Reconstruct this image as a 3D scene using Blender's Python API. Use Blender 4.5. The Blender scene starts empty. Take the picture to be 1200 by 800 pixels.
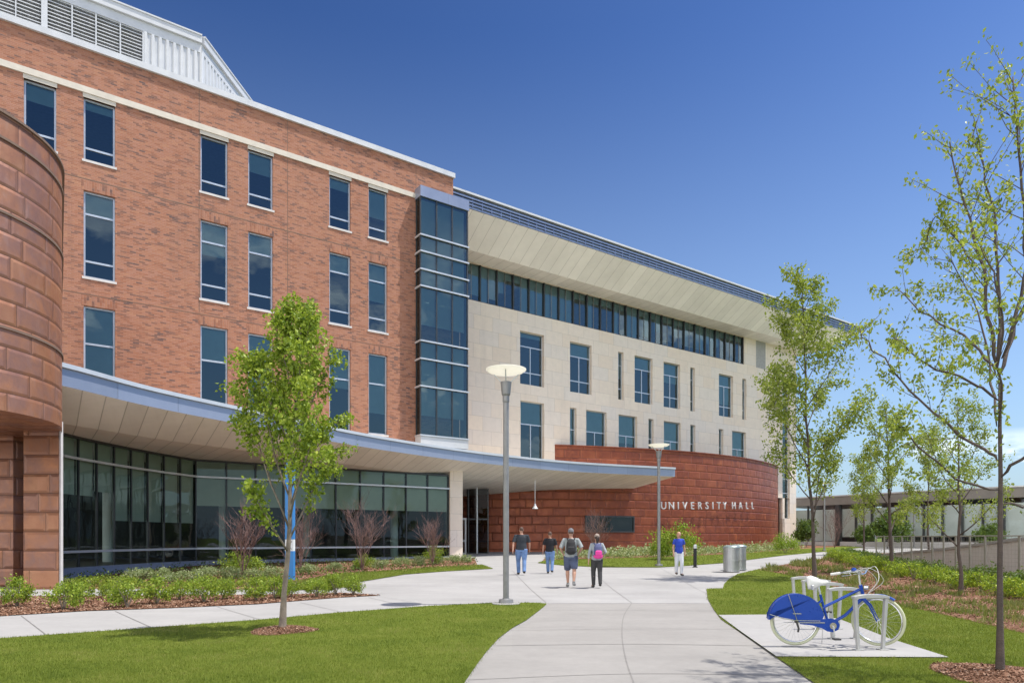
SUN_E = 2.7
SKY_S, SKY_DUST, SKY_OZ, SKY_GAMMA, SKY_TINT = 0.15, 0.7, 2.6, 2.05, (0.115, 0.104, 0.088)
CLOUD_OFF, CLOUD_TOP, CLOUD_COL = (3.0, 1.0, 0.0), (.08, .13), (7.2, 7.1, 7.0)
EXPO = 1.12
import bpy, bmesh, math, random
import numpy as np
from mathutils import Vector, Matrix
R = math.radians
C = bpy.context.scene.collection
rnd = random.Random(7)

# ------------------------------------------------------------------ frame of reference
# camera stands at (0,0,EYE) looking level along +Y ; pixel (px,py) of a 1200x800 frame, focal 800, horizon row 630
EYE, F, HZ = 1.5, 800.0, 630.0
def zg(y):                                   # the ground rises very gently towards the building
    return 0.016 * (min(max(y, 20.0), 75.0) - 20.0)
def G(px, py):                               # ground point seen at a pixel
    a = (py - HZ) / F
    y = EYE / a
    if y > 20: y = (EYE + 0.32) / (a + 0.016)
    return ((px - 600) / F * y, y)
def at(px, Y): return (px - 600) / F * Y
def zat(py, Y): return EYE + (HZ - py) / F * Y
# facade frame: u along the long facade (away to the right), w outwards towards the plaza
DB = 34.0
D2 = (0.8163, 0.5777); P2 = (-0.5777, 0.8163)
def W(u, w, z=0.0):
    d = DB - w
    return (u * D2[0] + d * P2[0], u * D2[1] + d * P2[1], z)
def U(px, w):
    t = (px - 600) / F
    y = (DB - w) / (-0.5777 * t + 0.8163)
    return y * (0.8163 * t + 0.5777)
def Zw(px, py, w):
    t = (px - 600) / F
    return EYE + (HZ - py) / F * (DB - w) / (-0.5777 * t + 0.8163)

# ------------------------------------------------------------------ object helpers
def tag(o, label=None, cat=None, group=None, kind=None):
    if label: o['label'] = label
    if cat: o['category'] = cat
    if group: o['group'] = group
    if kind: o['kind'] = kind
    return o
def empty(name, loc=(0, 0, 0), rz=0.0, parent=None):
    o = bpy.data.objects.new(name, None); C.objects.link(o)
    o.empty_display_size = 0.2
    o.location = loc; o.rotation_euler = (0, 0, rz)
    if parent: o.parent = parent
    return o
def thing(name, label, cat, loc=(0, 0, 0), rz=0.0, group=None):
    return tag(empty(name, loc, rz), label, cat, group)
def wloc(o):
    v = Vector((0, 0, 0))
    while o: v += o.location; o = o.parent
    return v
def link_mesh(name, me, parent=None):
    o = bpy.data.objects.new(name, me); C.objects.link(o)
    if parent: o.parent = parent
    return o
def copy_tree(o, parent=None):
    c = o.copy(); C.objects.link(c); c.parent = parent
    for ch in list(o.children): copy_tree(ch, c)
    return c

class MB:
    def __init__(s): s.v = []; s.f = []; s.uv = []; s.mi = []; s.m = 0
    def face(s, pts, uv=None):
        n = len(s.v); s.v += [tuple(p) for p in pts]; s.f.append(tuple(range(n, n + len(pts))))
        if uv is None:
            a, b, c = Vector(pts[0]), Vector(pts[1]), Vector(pts[2])
            nn = (b - a).cross(c - a)
            if nn.length > 1e-9: nn.normalize()
            if abs(nn.z) > 0.75: uv = [(p[0], p[1]) for p in pts]
            else:
                t = Vector((-nn.y, nn.x)); t.normalize()
                uv = [(p[0] * t.x + p[1] * t.y, p[2]) for p in pts]
        s.uv.append(uv); s.mi.append(s.m)
    def hexa(s, c):      # 8 corners: bottom 4 then top 4, both counter-clockwise
        for q in ((3, 2, 1, 0), (4, 5, 6, 7), (0, 1, 5, 4), (1, 2, 6, 5), (2, 3, 7, 6), (3, 0, 4, 7)):
            s.face([c[i] for i in q])
    def box(s, x0, x1, y0, y1, z0, z1):
        s.hexa([(x0, y0, z0), (x1, y0, z0), (x1, y1, z0), (x0, y1, z0), (x0, y0, z1), (x1, y0, z1), (x1, y1, z1), (x0, y1, z1)])
    def ubox(s, u0, u1, w0, w1, z0, z1):    # box in the facade frame (w0<w1)
        s.hexa([W(u0, w1, z0), W(u1, w1, z0), W(u1, w0, z0), W(u0, w0, z0), W(u0, w1, z1), W(u1, w1, z1), W(u1, w0, z1), W(u0, w0, z1)])
    def seg(s, a, b, wd, z0, z1):           # upright slab from a to b (2-D), thickness wd
        a = Vector(a[:2]); b = Vector(b[:2]); t = (b - a).normalized(); n = Vector((-t.y, t.x)) * wd / 2
        q = [a - n, b - n, b + n, a + n]
        s.hexa([(p.x, p.y, z0) for p in q] + [(p.x, p.y, z1) for p in q])
    def tube(s, pts, rad, n=8, cap=True):
        pts = [Vector(p) for p in pts]
        if not isinstance(rad, (list, tuple)): rad = [rad] * len(pts)
        rings = []; base = len(s.v)
        ref = None
        for i, p in enumerate(pts):
            t = (pts[min(i + 1, len(pts) - 1)] - pts[max(i - 1, 0)])
            if t.length < 1e-9: t = Vector((0, 0, 1))
            t.normalize()
            if ref is None: ref = Vector((1, 0, 0)) if abs(t.x) < 0.8 else Vector((0, 1, 0))
            x = (ref - t * ref.dot(t)); 
            if x.length < 1e-6: x = t.orthogonal()
            x.normalize(); ref = x; y = t.cross(x)
            r = rad[i]; rx, ry = (r if isinstance(r, (tuple, list)) else (r, r))
            rings.append(len(s.v))
            for k in range(n):
                a = 2 * math.pi * k / n
                q = p + x * math.cos(a) * rx + y * math.sin(a) * ry
                s.v.append((q.x, q.y, q.z))
        L = 0
        for i in range(len(pts) - 1):
            d = (pts[i + 1] - pts[i]).length
            for k in range(n):
                k2 = (k + 1) % n
                s.f.append((rings[i] + k, rings[i] + k2, rings[i + 1] + k2, rings[i + 1] + k))
                s.uv.append([(k / n, L), ((k + 1) / n, L), ((k + 1) / n, L + d), (k / n, L + d)]); s.mi.append(s.m)
            L += d
        if cap:
            for r0, rev in ((rings[0], True), (rings[-1], False)):
                q = [r0 + k for k in range(n)]
                if rev: q = q[::-1]
                s.f.append(tuple(q)); s.uv.append([(0, 0)] * n); s.mi.append(s.m)
    def lathe(s, prof, n=24, c=(0, 0, 0)):  # prof: (r,z) bottom to top
        rings = []
        for r, z in prof:
            rings.append(len(s.v))
            for k in range(n):
                a = 2 * math.pi * k / n
                s.v.append((c[0] + r * math.cos(a), c[1] + r * math.sin(a), c[2] + z))
        for i in range(len(prof) - 1):
            for k in range(n):
                k2 = (k + 1) % n
                s.f.append((rings[i] + k, rings[i] + k2, rings[i + 1] + k2, rings[i + 1] + k))
                s.uv.append([(k / n, prof[i][1]), ((k + 1) / n, prof[i][1]), ((k + 1) / n, prof[i + 1][1]), (k / n, prof[i + 1][1])]); s.mi.append(s.m)
    def mesh(s, name, mats, off=(0, 0, 0), smooth=False, bevel=0):
        me = bpy.data.meshes.new(name)
        v = np.array(s.v, dtype=float).reshape(-1, 3) - np.array(off)
        me.from_pydata(v.tolist(), [], s.f)
        if len(s.uv) == len(s.f):
            uvl = me.uv_layers.new(name='UVMap')
            uvl.data.foreach_set('uv', np.array([c for f in s.uv for c in f], dtype=float).ravel())
        for m in (mats if isinstance(mats, (list, tuple)) else [mats]): me.materials.append(m)
        me.polygons.foreach_set('material_index', s.mi)
        if smooth: me.polygons.foreach_set('use_smooth', [True] * len(me.polygons))
        me.update()
        if bevel or smooth:
            bm = bmesh.new(); bm.from_mesh(me); bmesh.ops.remove_doubles(bm, verts=bm.verts, dist=1e-5)
            if bevel:
                es = [e for e in bm.edges if len(e.link_faces) == 2 and e.calc_face_angle(0) > 0.6]
                bmesh.ops.bevel(bm, geom=es, offset=bevel, segments=2, affect='EDGES', profile=0.5)
            bm.to_mesh(me); bm.free()
        return me
    def build(s, name, mats, parent=None, smooth=False, bevel=0, world=True, loc=None):
        off = wloc(parent) if (parent and world) else Vector((0, 0, 0))
        if loc is not None: off = Vector(loc)
        o = link_mesh(name, s.mesh(name, mats, tuple(off), smooth, bevel), parent)
        if loc is not None: o.location = loc
        return o

def build_each(mb, name, mats, parent, per=6):      # one object per run of `per` faces
    for i in range(0, len(mb.f), per):
        b = MB()
        for f, uv in zip(mb.f[i:i + per], mb.uv[i:i + per]): b.face([mb.v[j] for j in f], uv)
        b.build(name, mats, parent)

# ------------------------------------------------------------------ materials
M = {}
class NT:
    def __init__(s, name):
        s.m = bpy.data.materials.new(name); s.m.use_nodes = True; s.t = s.m.node_tree; s.t.nodes.clear()
        s.out = s.t.nodes.new('ShaderNodeOutputMaterial'); M[name] = s.m
    def n(s, ty, **kw):
        x = s.t.nodes.new('ShaderNode' + ty)
        for k, v in kw.items():
            if k.startswith('i_'):
                key = k[2:]; key = int(key) if key.isdigit() else key.replace('_', ' ')
                s.set(x, key, v)
            else: setattr(x, k, v)
        return x
    def set(s, x, key, v):
        if isinstance(v, bpy.types.NodeSocket): s.t.links.new(v, x.inputs[key])
        else: x.inputs[key].default_value = v
    def math(s, op, a, b=0.0, c=0.0):
        x = s.n('Math', operation=op); s.set(x, 0, a); s.set(x, 1, b)
        if op in ('SMOOTH_MIN', 'MULTIPLY_ADD', 'COMPARE'): s.set(x, 2, c)
        return x.outputs[0]
    def mix(s, fac, a, b, mode='MIX'):
        x = s.n('Mix', data_type='RGBA', blend_type=mode); s.set(x, 0, fac)
        s.set(x, 6, a if isinstance(a, bpy.types.NodeSocket) else (*a, 1)); s.set(x, 7, b if isinstance(b, bpy.types.NodeSocket) else (*b, 1))
        return x.outputs[2]
    def noise(s, vec, scale, detail=4, rough=0.55):
        x = s.n('TexNoise'); s.set(x, 'Vector', vec); s.set(x, 'Scale', scale); s.set(x, 'Detail', detail); s.set(x, 'Roughness', rough)
        return x.outputs['Fac']
    def ramp(s, fac, stops):
        x = s.n('ValToRGB'); s.set(x, 0, fac); e = x.color_ramp.elements
        while len(e) < len(stops): e.new(0.5)
        for el, (p, c) in zip(e, stops): el.position = p; el.color = (*c, 1)
        return x.outputs[0]
    def mr(s, v, a, b, c, d):
        x = s.n('MapRange'); s.set(x, 0, v); 
        for i, q in enumerate((a, b, c, d)): s.set(x, i + 1, q)
        return x.outputs[0]
    def geo(s): return s.n('NewGeometry').outputs['Position']
    def obj(s): return s.n('TexCoord').outputs['Object']
    def uv(s): return s.n('TexCoord').outputs['UV']
    def scale(s, v, sc):
        x = s.n('VectorMath', operation='MULTIPLY'); s.set(x, 0, v); s.set(x, 1, sc); return x.outputs[0]
    def bump(s, h, st, dist=0.02):
        x = s.n('Bump'); s.set(x, 'Strength', st); s.set(x, 'Distance', dist); s.set(x, 'Height', h); return x.outputs[0]
    def pbr(s, col, rough=0.6, metal=0.0, normal=None, spec=0.5, **kw):
        b = s.n('BsdfPrincipled')
        s.set(b, 'Base Color', col if isinstance(col, bpy.types.NodeSocket) else (*col, 1))
        s.set(b, 'Roughness', rough); s.set(b, 'Metallic', metal); s.set(b, 'Specular IOR Level', spec)
        if normal: s.set(b, 'Normal', normal)
        for k, v in kw.items(): s.set(b, k.replace('_', ' '), v)
        s.t.links.new(b.outputs[0], s.out.inputs[0]); return b
def plain(name, col, rough=0.6, metal=0.0, var=0.12, scale=6.0, bump=0.0, **kw):
    t = NT(name); p = t.obj()
    f = t.noise(p, scale)
    g = t.mr(f, 0.3, 0.7, 1 - var, 1 + var)
    x = t.n('VectorMath', operation='SCALE'); t.set(x, 0, col); t.set(x, 'Scale', g)
    nn = t.bump(t.noise(p, scale * 6), bump) if bump else None
    t.pbr(x.outputs[0], t.mr(f, 0.3, 0.7, rough * 0.9, min(1, rough * 1.12)), metal, nn, **kw)
    return t.m
def blocks(t, vec, wd, ht, mortar, rand_w=0.0, off=0.5):
    sp = t.n('SeparateXYZ'); t.set(sp, 0, vec)
    row = t.math('FLOOR', t.math('DIVIDE', sp.outputs[1], ht))
    wn = t.n('TexWhiteNoise', noise_dimensions='1D'); t.set(wn, 'W', row)
    par = t.math('MULTIPLY', t.math('MODULO', row, 2.0), off)
    if rand_w: par = t.math('ADD', par, t.math('MULTIPLY', wn.outputs[0], rand_w))
    uu = t.math('ADD', t.math('DIVIDE', sp.outputs[0], wd), par)
    col = t.math('FLOOR', uu)
    cb = t.n('CombineXYZ'); t.set(cb, 0, col); t.set(cb, 1, row)
    w2 = t.n('TexWhiteNoise', noise_dimensions='2D'); t.set(w2, 'Vector', cb.outputs[0])
    fu = t.math('FRACT', uu); fv = t.math('FRACT', t.math('DIVIDE', sp.outputs[1], ht))
    eu = t.math('MULTIPLY', t.math('MINIMUM', fu, t.math('SUBTRACT', 1.0, fu)), wd)
    ev = t.math('MULTIPLY', t.math('MINIMUM', fv, t.math('SUBTRACT', 1.0, fv)), ht)
    e = t.math('MINIMUM', eu, ev)
    line = t.mr(e, mortar * 0.3, mortar * 0.7, 1.0, 0.0)
    return w2.outputs['Value'], line, e, fv, w2.outputs['Color'], fu

def brick_mat(name, wd, ht, rot=False):
    t = NT(name); uv = t.uv()
    if rot:
        sp = t.n('SeparateXYZ'); t.set(sp, 0, uv); cb = t.n('CombineXYZ'); t.set(cb, 0, sp.outputs[1]); t.set(cb, 1, sp.outputs[0]); v = cb.outputs[0]
    else: v = uv
    r, line, e, fv, rc, fu = blocks(t, v, wd, ht, 0.012)
    big = t.noise(t.scale(uv, (0.9, 2.6, 1)), 1.0, 5, 0.65)
    mix = t.math('ADD', t.math('MULTIPLY', r, 0.78), t.mr(big, 0.3, 0.7, -0.08, 0.28))
    col = t.ramp(mix, [(0.0, (0.44, 0.215, 0.13)), (0.25, (0.38, 0.17, 0.105)), (0.45, (0.40, 0.195, 0.135)), (0.62, (0.35, 0.145, 0.085)), (0.78, (0.25, 0.12, 0.085)), (0.92, (0.15, 0.09, 0.08)), (1.0, (0.095, 0.07, 0.075))])
    big2 = t.noise(uv, 0.16, 3)
    col = t.mix(t.mr(big2, 0.35, 0.7, 0.0, 0.22), col, (0.43, 0.22, 0.14))
    col = t.mix(t.math('MULTIPLY', line, 0.5), col, (0.42, 0.28, 0.21))
    stn = t.noise(t.scale(uv, (1.6, 0.10, 1)), 1.0, 5, 0.7)
    col = t.mix(t.mr(stn, 0.52, 0.72, 0.0, 0.30), col, (0.20, 0.125, 0.10))
    t.pbr(col, 0.85, 0, t.bump(t.math('SUBTRACT', r, t.math('MULTIPLY', line, 1.5)), 0.5, 0.01), 0.2)
brick_mat('brick', 0.24, 0.072)
brick_mat('brick_soldier', 0.30, 0.095, True)

t = NT('limestone'); v = t.uv()
r, line, e, fv, rc, fu = blocks(t, v, 1.55, 0.98, 0.02, 0.35)
col = t.ramp(r, [(0, (0.80, 0.685, 0.56)), (0.4, (0.82, 0.725, 0.62)), (0.7, (0.77, 0.70, 0.625)), (1, (0.85, 0.74, 0.61))])
col = t.mix(t.mr(t.noise(v, 2.5, 6), 0.3, 0.75, 0.0, 0.18), col, (0.45, 0.41, 0.37))
col = t.mix(t.mr(t.noise(t.scale(v, (1.4, 0.12, 1)), 1.0, 5, 0.7), 0.52, 0.72, 0.0, 0.16), col, (0.42, 0.38, 0.33))
col = t.mix(t.math('MULTIPLY', line, 0.55), col, (0.36, 0.32, 0.28))
t.pbr(col, 0.75, 0, t.bump(line, 0.3, -0.01), 0.3)

def copper(name, wd, ht, c):
    t = NT(name); v = t.uv()
    r, line, e, fv, rc, fu = blocks(t, v, wd, ht, 0.018, 0.4)
    o = t.geo()
    n1 = t.noise(o, 1.3, 6, 0.6); n2 = t.noise(t.scale(o, (1.2, 1.2, 0.5)), 3.0, 5, 0.7)
    f = t.math('ADD', t.math('MULTIPLY', r, 0.55), t.mr(n1, 0.3, 0.7, -0.1, 0.5))
    col = t.ramp(f, [(0, c[0]), (0.35, c[1]), (0.65, c[2]), (1, c[3])])
    col = t.mix(t.mr(n2, 0.52, 0.75, 0.0, 0.4), col, c[4])
    edge = t.mr(fv, 0.0, 0.14, 0.35, 0.0)     # dark brown tint along the lower lip of each sheet
    col = t.mix(edge, col, (0.20, 0.085, 0.05))
    col = t.mix(t.math('MULTIPLY', line, 0.65), col, (0.06, 0.03, 0.02))
    # each sheet bellies out and laps over the one below
    h = t.math('ADD', t.math('MULTIPLY', t.math('SUBTRACT', 1.0, fv), 0.55), t.mr(e, 0.0, 0.08, 0.0, 0.45))
    h = t.math('ADD', h, t.math('MULTIPLY', n1, 0.5))
    h = t.math('ADD', h, t.math('MULTIPLY', t.math('MULTIPLY', fu, r), 0.5))
    t.pbr(col, t.mr(n2, 0.3, 0.7, 0.32, 0.58), 0.4, t.bump(h, 1.0, 0.05), 0.5)
copper('copper_drum', 1.15, 0.56, [(0.40, 0.195, 0.105), (0.36, 0.16, 0.085), (0.28, 0.14, 0.10), (0.44, 0.19, 0.09), (0.26, 0.20, 0.20)])
copper('copper_wall', 1.25, 0.62, [(0.34, 0.100, 0.042), (0.27, 0.070, 0.030), (0.21, 0.055, 0.028), (0.38, 0.110, 0.042), (0.20, 0.080, 0.062)])

def seam(name, col, period, rough=0.5, metal=0.0, dark=0.4, lw=0.03, hp=None):
    t = NT(name); v = t.uv(); sp = t.n('SeparateXYZ'); t.set(sp, 0, v)
    f = t.math('FRACT', t.math('DIVIDE', sp.outputs[0], period))
    e = t.math('MULTIPLY', t.math('MINIMUM', f, t.math('SUBTRACT', 1.0, f)), period)
    line = t.mr(e, lw * 0.4, lw * 0.7, 1.0, 0.0)
    wn = t.n('TexWhiteNoise', noise_dimensions='1D'); t.set(wn, 'W', t.math('FLOOR', t.math('DIVIDE', sp.outputs[0], period)))
    n = t.noise(t.scale(t.geo(), (0.9, 0.9, 0.4)), 1.0, 7, 0.7)
    g = t.math('ADD', t.mr(wn.outputs[0], 0, 1, 0.92, 1.05), t.mr(n, 0.3, 0.7, -0.07, 0.05))
    x = t.n('VectorMath', operation='SCALE'); t.set(x, 0, col); t.set(x, 'Scale', g)
    c = t.mix(t.math('MULTIPLY', line, 1 - dark), x.outputs[0], tuple(q * dark for q in col))
    t.pbr(c, t.mr(n, 0.3, 0.7, rough * 0.85, rough * 1.15), metal, t.bump(line, 0.4, -0.01), 0.4)
seam('soffit_panel', (0.94, 0.925, 0.90), 0.85, 0.6)
seam('canopy_soffit', (0.92, 0.89, 0.84), 0.65, 0.6)
seam('zinc_fascia', (0.30, 0.34, 0.44), 2.4, 0.35, 0.45, 0.55, 0.03)
plain('zinc', (0.28, 0.33, 0.45), 0.38, 0.5, 0.1, 2)
plain('eave_metal', (0.25, 0.30, 0.42), 0.35, 0.6, 0.15, 3)
plain('white_metal', (0.60, 0.61, 0.62), 0.4, 0.1, 0.05, 2)
plain('light_metal', (0.60, 0.62, 0.64), 0.35, 0.4, 0.06, 2)
plain('louver_metal', (0.62, 0.63, 0.64), 0.5, 0.1, 0.06, 2)
plain('louver_back', (0.55, 0.55, 0.55), 0.8, 0.0)
plain('dark_metal', (0.06, 0.065, 0.07), 0.4, 0.4)
plain('string_stone', (0.62, 0.565, 0.48), 0.7, 0, 0.08, 3)
plain('sill_stone', (0.62, 0.59, 0.57), 0.7, 0, 0.08, 3)
plain('joint_dark', (0.18, 0.12, 0.09), 0.9)
plain('frame_blue', (0.52, 0.57, 0.63), 0.35, 0.4, 0.05)
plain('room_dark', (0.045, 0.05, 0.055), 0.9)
plain('room_ceiling', (0.30, 0.31, 0.29), 0.9)
plain('room_floor', (0.14, 0.14, 0.13), 0.5)
plain('blind', (0.62, 0.68, 0.68), 0.9, 0, 0.06, 1.5)
plain('blind_warm', (0.70, 0.72, 0.62), 0.9, 0, 0.06, 1.5)
plain('blue_stone', (0.24, 0.27, 0.34), 0.6, 0, 0.1, 3)
plain('pole_grey', (0.24, 0.24, 0.24), 0.4, 0.3)
plain('roof_grey', (0.35, 0.35, 0.35), 0.9)
plain('pavilion_fascia', (0.21, 0.19, 0.175), 0.6, 0, 0.1, 1.5)
plain('bright_room', (0.88, 0.91, 0.90), 0.8, 0, 0.15, 0.5)
def glass(name, tint, ior, refl=(0.85, 0.93, 1.0), rough=0.0, wob=0.02):
    t = NT(name)
    nb = t.bump(t.noise(t.geo(), 0.55, 2), wob, 0.5)
    tr = t.n('BsdfTransparent'); t.set(tr, 0, (*tint, 1))
    gl = t.n('BsdfGlossy'); t.set(gl, 'Color', (*refl, 1)); t.set(gl, 'Roughness', rough); t.set(gl, 'Normal', nb)
    fr = t.n('Fresnel'); t.set(fr, 'IOR', ior)
    mx = t.n('MixShader'); t.set(mx, 0, fr.outputs[0]); t.set(mx, 1, tr.outputs[0]); t.set(mx, 2, gl.outputs[0])
    t.t.links.new(mx.outputs[0], t.out.inputs[0])
glass('glass_blue', (0.52, 0.72, 0.76), 2.15, (0.62, 0.80, 0.86))
glass('glass_bay', (0.50, 0.68, 0.68), 2.2, (0.60, 0.78, 0.84))
glass('glass_dark', (0.12, 0.13, 0.13), 1.3, (0.5, 0.5, 0.5))
glass('glass_green', (0.64, 0.74, 0.69), 1.6, (0.75, 0.85, 0.88))
glass('glass_clear', (0.93, 0.98, 0.97), 1.45)

# concrete, mulch, lawn
def concrete(name, c, sc=1.0):
    t = NT(name); p = t.geo()
    n1 = t.noise(p, 0.35, 5, 0.6); n2 = t.noise(p, 6.0, 6, 0.7); n3 = t.noise(t.scale(p, (0.4, 1.8, 1)), 0.8, 4)
    g = t.math('ADD', t.mr(n1, 0.3, 0.7, 0.86, 1.08), t.math('ADD', t.mr(n2, 0.3, 0.7, -0.05, 0.05), t.mr(n3, 0.35, 0.7, -0.05, 0.04)))
    x = t.n('VectorMath', operation='SCALE'); t.set(x, 0, c); t.set(x, 'Scale', g)
    st = t.mr(t.noise(p, 0.9, 8, 0.75), 0.56, 0.72, 0.0, 0.4)
    col = t.mix(st, x.outputs[0], tuple(q * 0.74 for q in c))
    r_, ln_, e_, fv_, rc_, fu_ = blocks(t, p, 1.9, 2.3, 0.001)
    col = t.mix(t.mr(r_, 0, 1, 0, 0.12), col, tuple(q * 0.72 for q in c))
    spk = t.noise(p, 38, 3, 0.6); col = t.mix(t.mr(spk, 0.62, 0.74, 0.0, 0.22), col, tuple(q * 0.5 for q in c))
    t.pbr(col, 0.85, 0, t.bump(t.noise(p, 90, 3), 0.12, 0.004), 0.25)
concrete('concrete', (0.345, 0.338, 0.33))
concrete('concrete_path', (0.29, 0.278, 0.262))
concrete('concrete_wall', (0.58, 0.56, 0.54))
t = NT('mulch'); p = t.geo()
n = t.noise(p, 14, 6, 0.75)
col = t.ramp(n, [(0.25, (0.09, 0.045, 0.028)), (0.45, (0.19, 0.10, 0.062)), (0.6, (0.27, 0.15, 0.10)), (0.8, (0.38, 0.24, 0.17))])
t.pbr(col, 0.95, 0, t.bump(t.noise(p, 30, 5, 0.8), 0.9, 0.03), 0.1)
t = NT('mulch_chip'); a = t.n('Attribute', attribute_name='tint')
col = t.ramp(a.outputs['Fac'], [(0.0, (0.09, 0.045, 0.028)), (0.4, (0.20, 0.105, 0.065)), (0.75, (0.29, 0.165, 0.11)), (1.0, (0.44, 0.31, 0.23))])
t.pbr(col, 0.9, 0, None, 0.1)
t = NT('lawn_soil'); p = t.geo()
n = t.noise(p, 1.1, 7, 0.7); n2 = t.noise(t.scale(p, (1, 1, 1)), 22, 5, 0.8)
f = t.math('ADD', t.math('MULTIPLY', n, 0.55), t.math('MULTIPLY', n2, 0.45))
col = t.ramp(f, [(0.3, (0.07, 0.105, 0.014)), (0.5, (0.13, 0.17, 0.024)), (0.65, (0.18, 0.205, 0.04)), (0.8, (0.25, 0.235, 0.08))])
t.pbr(col, 0.95, 0, t.bump(n2, 0.9, 0.04), 0.1)
def leafmat(name, stops, trans=0.35, rough=0.5, patch=None):
    t = NT(name); a = t.n('Attribute', attribute_name='tint')
    f = a.outputs['Fac']
    if patch: f = t.math('ADD', t.math('MULTIPLY', f, 0.55), t.math('ADD', t.mr(t.noise(t.geo(), patch, 6, 0.7), 0.36, 0.64, -0.08, 0.5), t.mr(t.noise(t.geo(), 3.2, 4, 0.6), 0.58, 0.72, 0.0, 0.28)))
    col = t.ramp(f, stops)
    b = t.pbr(col, rough, 0, None, 0.35)
    tl = t.n('BsdfTranslucent'); t.set(tl, 0, t.mix(0.5, col, (0.35, 0.45, 0.03), 'MIX'))
    mx = t.n('MixShader'); t.set(mx, 0, trans); t.set(mx, 1, b.outputs[0]); t.set(mx, 2, tl.outputs[0])
    t.t.links.new(mx.outputs[0], t.out.inputs[0])
leafmat('leaf_pear', [(0, (0.067, 0.128, 0.015)), (0.4, (0.194, 0.284, 0.026)), (0.75, (0.359, 0.448, 0.045)), (1, (0.538, 0.598, 0.105))], 0.35)
leafmat('leaf_locust', [(0, (0.081, 0.128, 0.024)), (0.4, (0.203, 0.270, 0.041)), (0.8, (0.365, 0.419, 0.068)), (1, (0.567, 0.567, 0.189))], 0.4)
leafmat('leaf_shrub', [(0, (0.068, 0.121, 0.016)), (0.4, (0.176, 0.270, 0.027)), (0.75, (0.324, 0.419, 0.041)), (1, (0.486, 0.540, 0.095))], 0.3)
leafmat('leaf_hedge', [(0, (0.051, 0.094, 0.013)), (0.4, (0.154, 0.250, 0.019)), (0.75, (0.358, 0.458, 0.032)), (1, (0.614, 0.666, 0.056))], 0.25)
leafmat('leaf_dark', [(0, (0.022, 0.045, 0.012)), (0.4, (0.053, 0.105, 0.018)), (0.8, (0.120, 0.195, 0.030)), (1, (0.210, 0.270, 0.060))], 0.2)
leafmat('leaf_pale', [(0, (0.092, 0.138, 0.052)), (0.4, (0.230, 0.299, 0.127)), (0.75, (0.414, 0.460, 0.230)), (1, (0.667, 0.690, 0.460))], 0.3)
leafmat('grass', [(0, (0.07, 0.11, 0.012)), (0.4, (0.145, 0.19, 0.022)), (0.7, (0.22, 0.25, 0.04)), (1, (0.34, 0.31, 0.11))], 0.3, 0.6, 0.75)
leafmat('dry_grass', [(0, (0.08, 0.10, 0.025)), (0.4, (0.14, 0.17, 0.04)), (0.7, (0.20, 0.20, 0.07)), (1, (0.32, 0.27, 0.13))], 0.25, 0.7, 0.8)
plain('bark', (0.20, 0.165, 0.13), 0.9, 0, 0.35, 9, 0.6)
plain('bark_dark', (0.085, 0.065, 0.055), 0.9, 0, 0.3, 9, 0.5)
plain('red_twig', (0.20, 0.115, 0.10), 0.7, 0, 0.3, 6)
# ------------------------------------------------------------------ the hall
def catmull(pts, n=8):
    pts = [Vector(p) for p in pts]; out = []
    P = [pts[0] * 2 - pts[1]] + pts + [pts[-1] * 2 - pts[-2]]
    for i in range(1, len(P) - 2):
        a, b, c, d = P[i - 1], P[i], P[i + 1], P[i + 2]
        for k in range(n):
            t = k / n
            out.append(0.5 * ((2 * b) + (c - a) * t + (2 * a - 5 * b + 4 * c - d) * t * t + (3 * b - a - 3 * c + d) * t ** 3))
    out.append(pts[-1]); return out

hall = thing('university_hall', 'long brick and limestone academic hall with copper curved walls, sweeping canopy and white rooftop screen', 'building', W(20, -5, 0))

def wall_holes(mb, u0, u1, z0, z1, w, holes, depth):
    us = sorted({u0, u1, *[h[0] for h in holes], *[h[1] for h in holes]}); zs = sorted({z0, z1, *[h[2] for h in holes], *[h[3] for h in holes]})
    us = [a for a in us if u0 <= a <= u1]; zs = [a for a in zs if z0 <= a <= z1]
    for i in range(len(us) - 1):
        for j in range(len(zs) - 1):
            uc, zc = (us[i] + us[i + 1]) / 2, (zs[j] + zs[j + 1]) / 2
            if any(h[0] < uc < h[1] and h[2] < zc < h[3] for h in holes): continue
            a, b, c, d = us[i], us[i + 1], zs[j], zs[j + 1]
            mb.face([W(a, w, c), W(b, w, c), W(b, w, d), W(a, w, d)], [(a, c), (b, c), (b, d), (a, d)])
    for (a, b, c, d) in holes:
        mb.face([W(a, w, c), W(a, w, d), W(a, w - depth, d), W(a, w - depth, c)], [(a, c), (a, d), (a + depth, d), (a + depth, c)])
        mb.face([W(b, w, d), W(b, w, c), W(b, w - depth, c), W(b, w - depth, d)], [(b, d), (b, c), (b + depth, c), (b + depth, d)])
        mb.face([W(a, w, d), W(b, w, d), W(b, w - depth, d), W(a, w - depth, d)])
        mb.face([W(b, w, c), W(a, w, c), W(a, w - depth, c), W(b, w - depth, c)])

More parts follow.
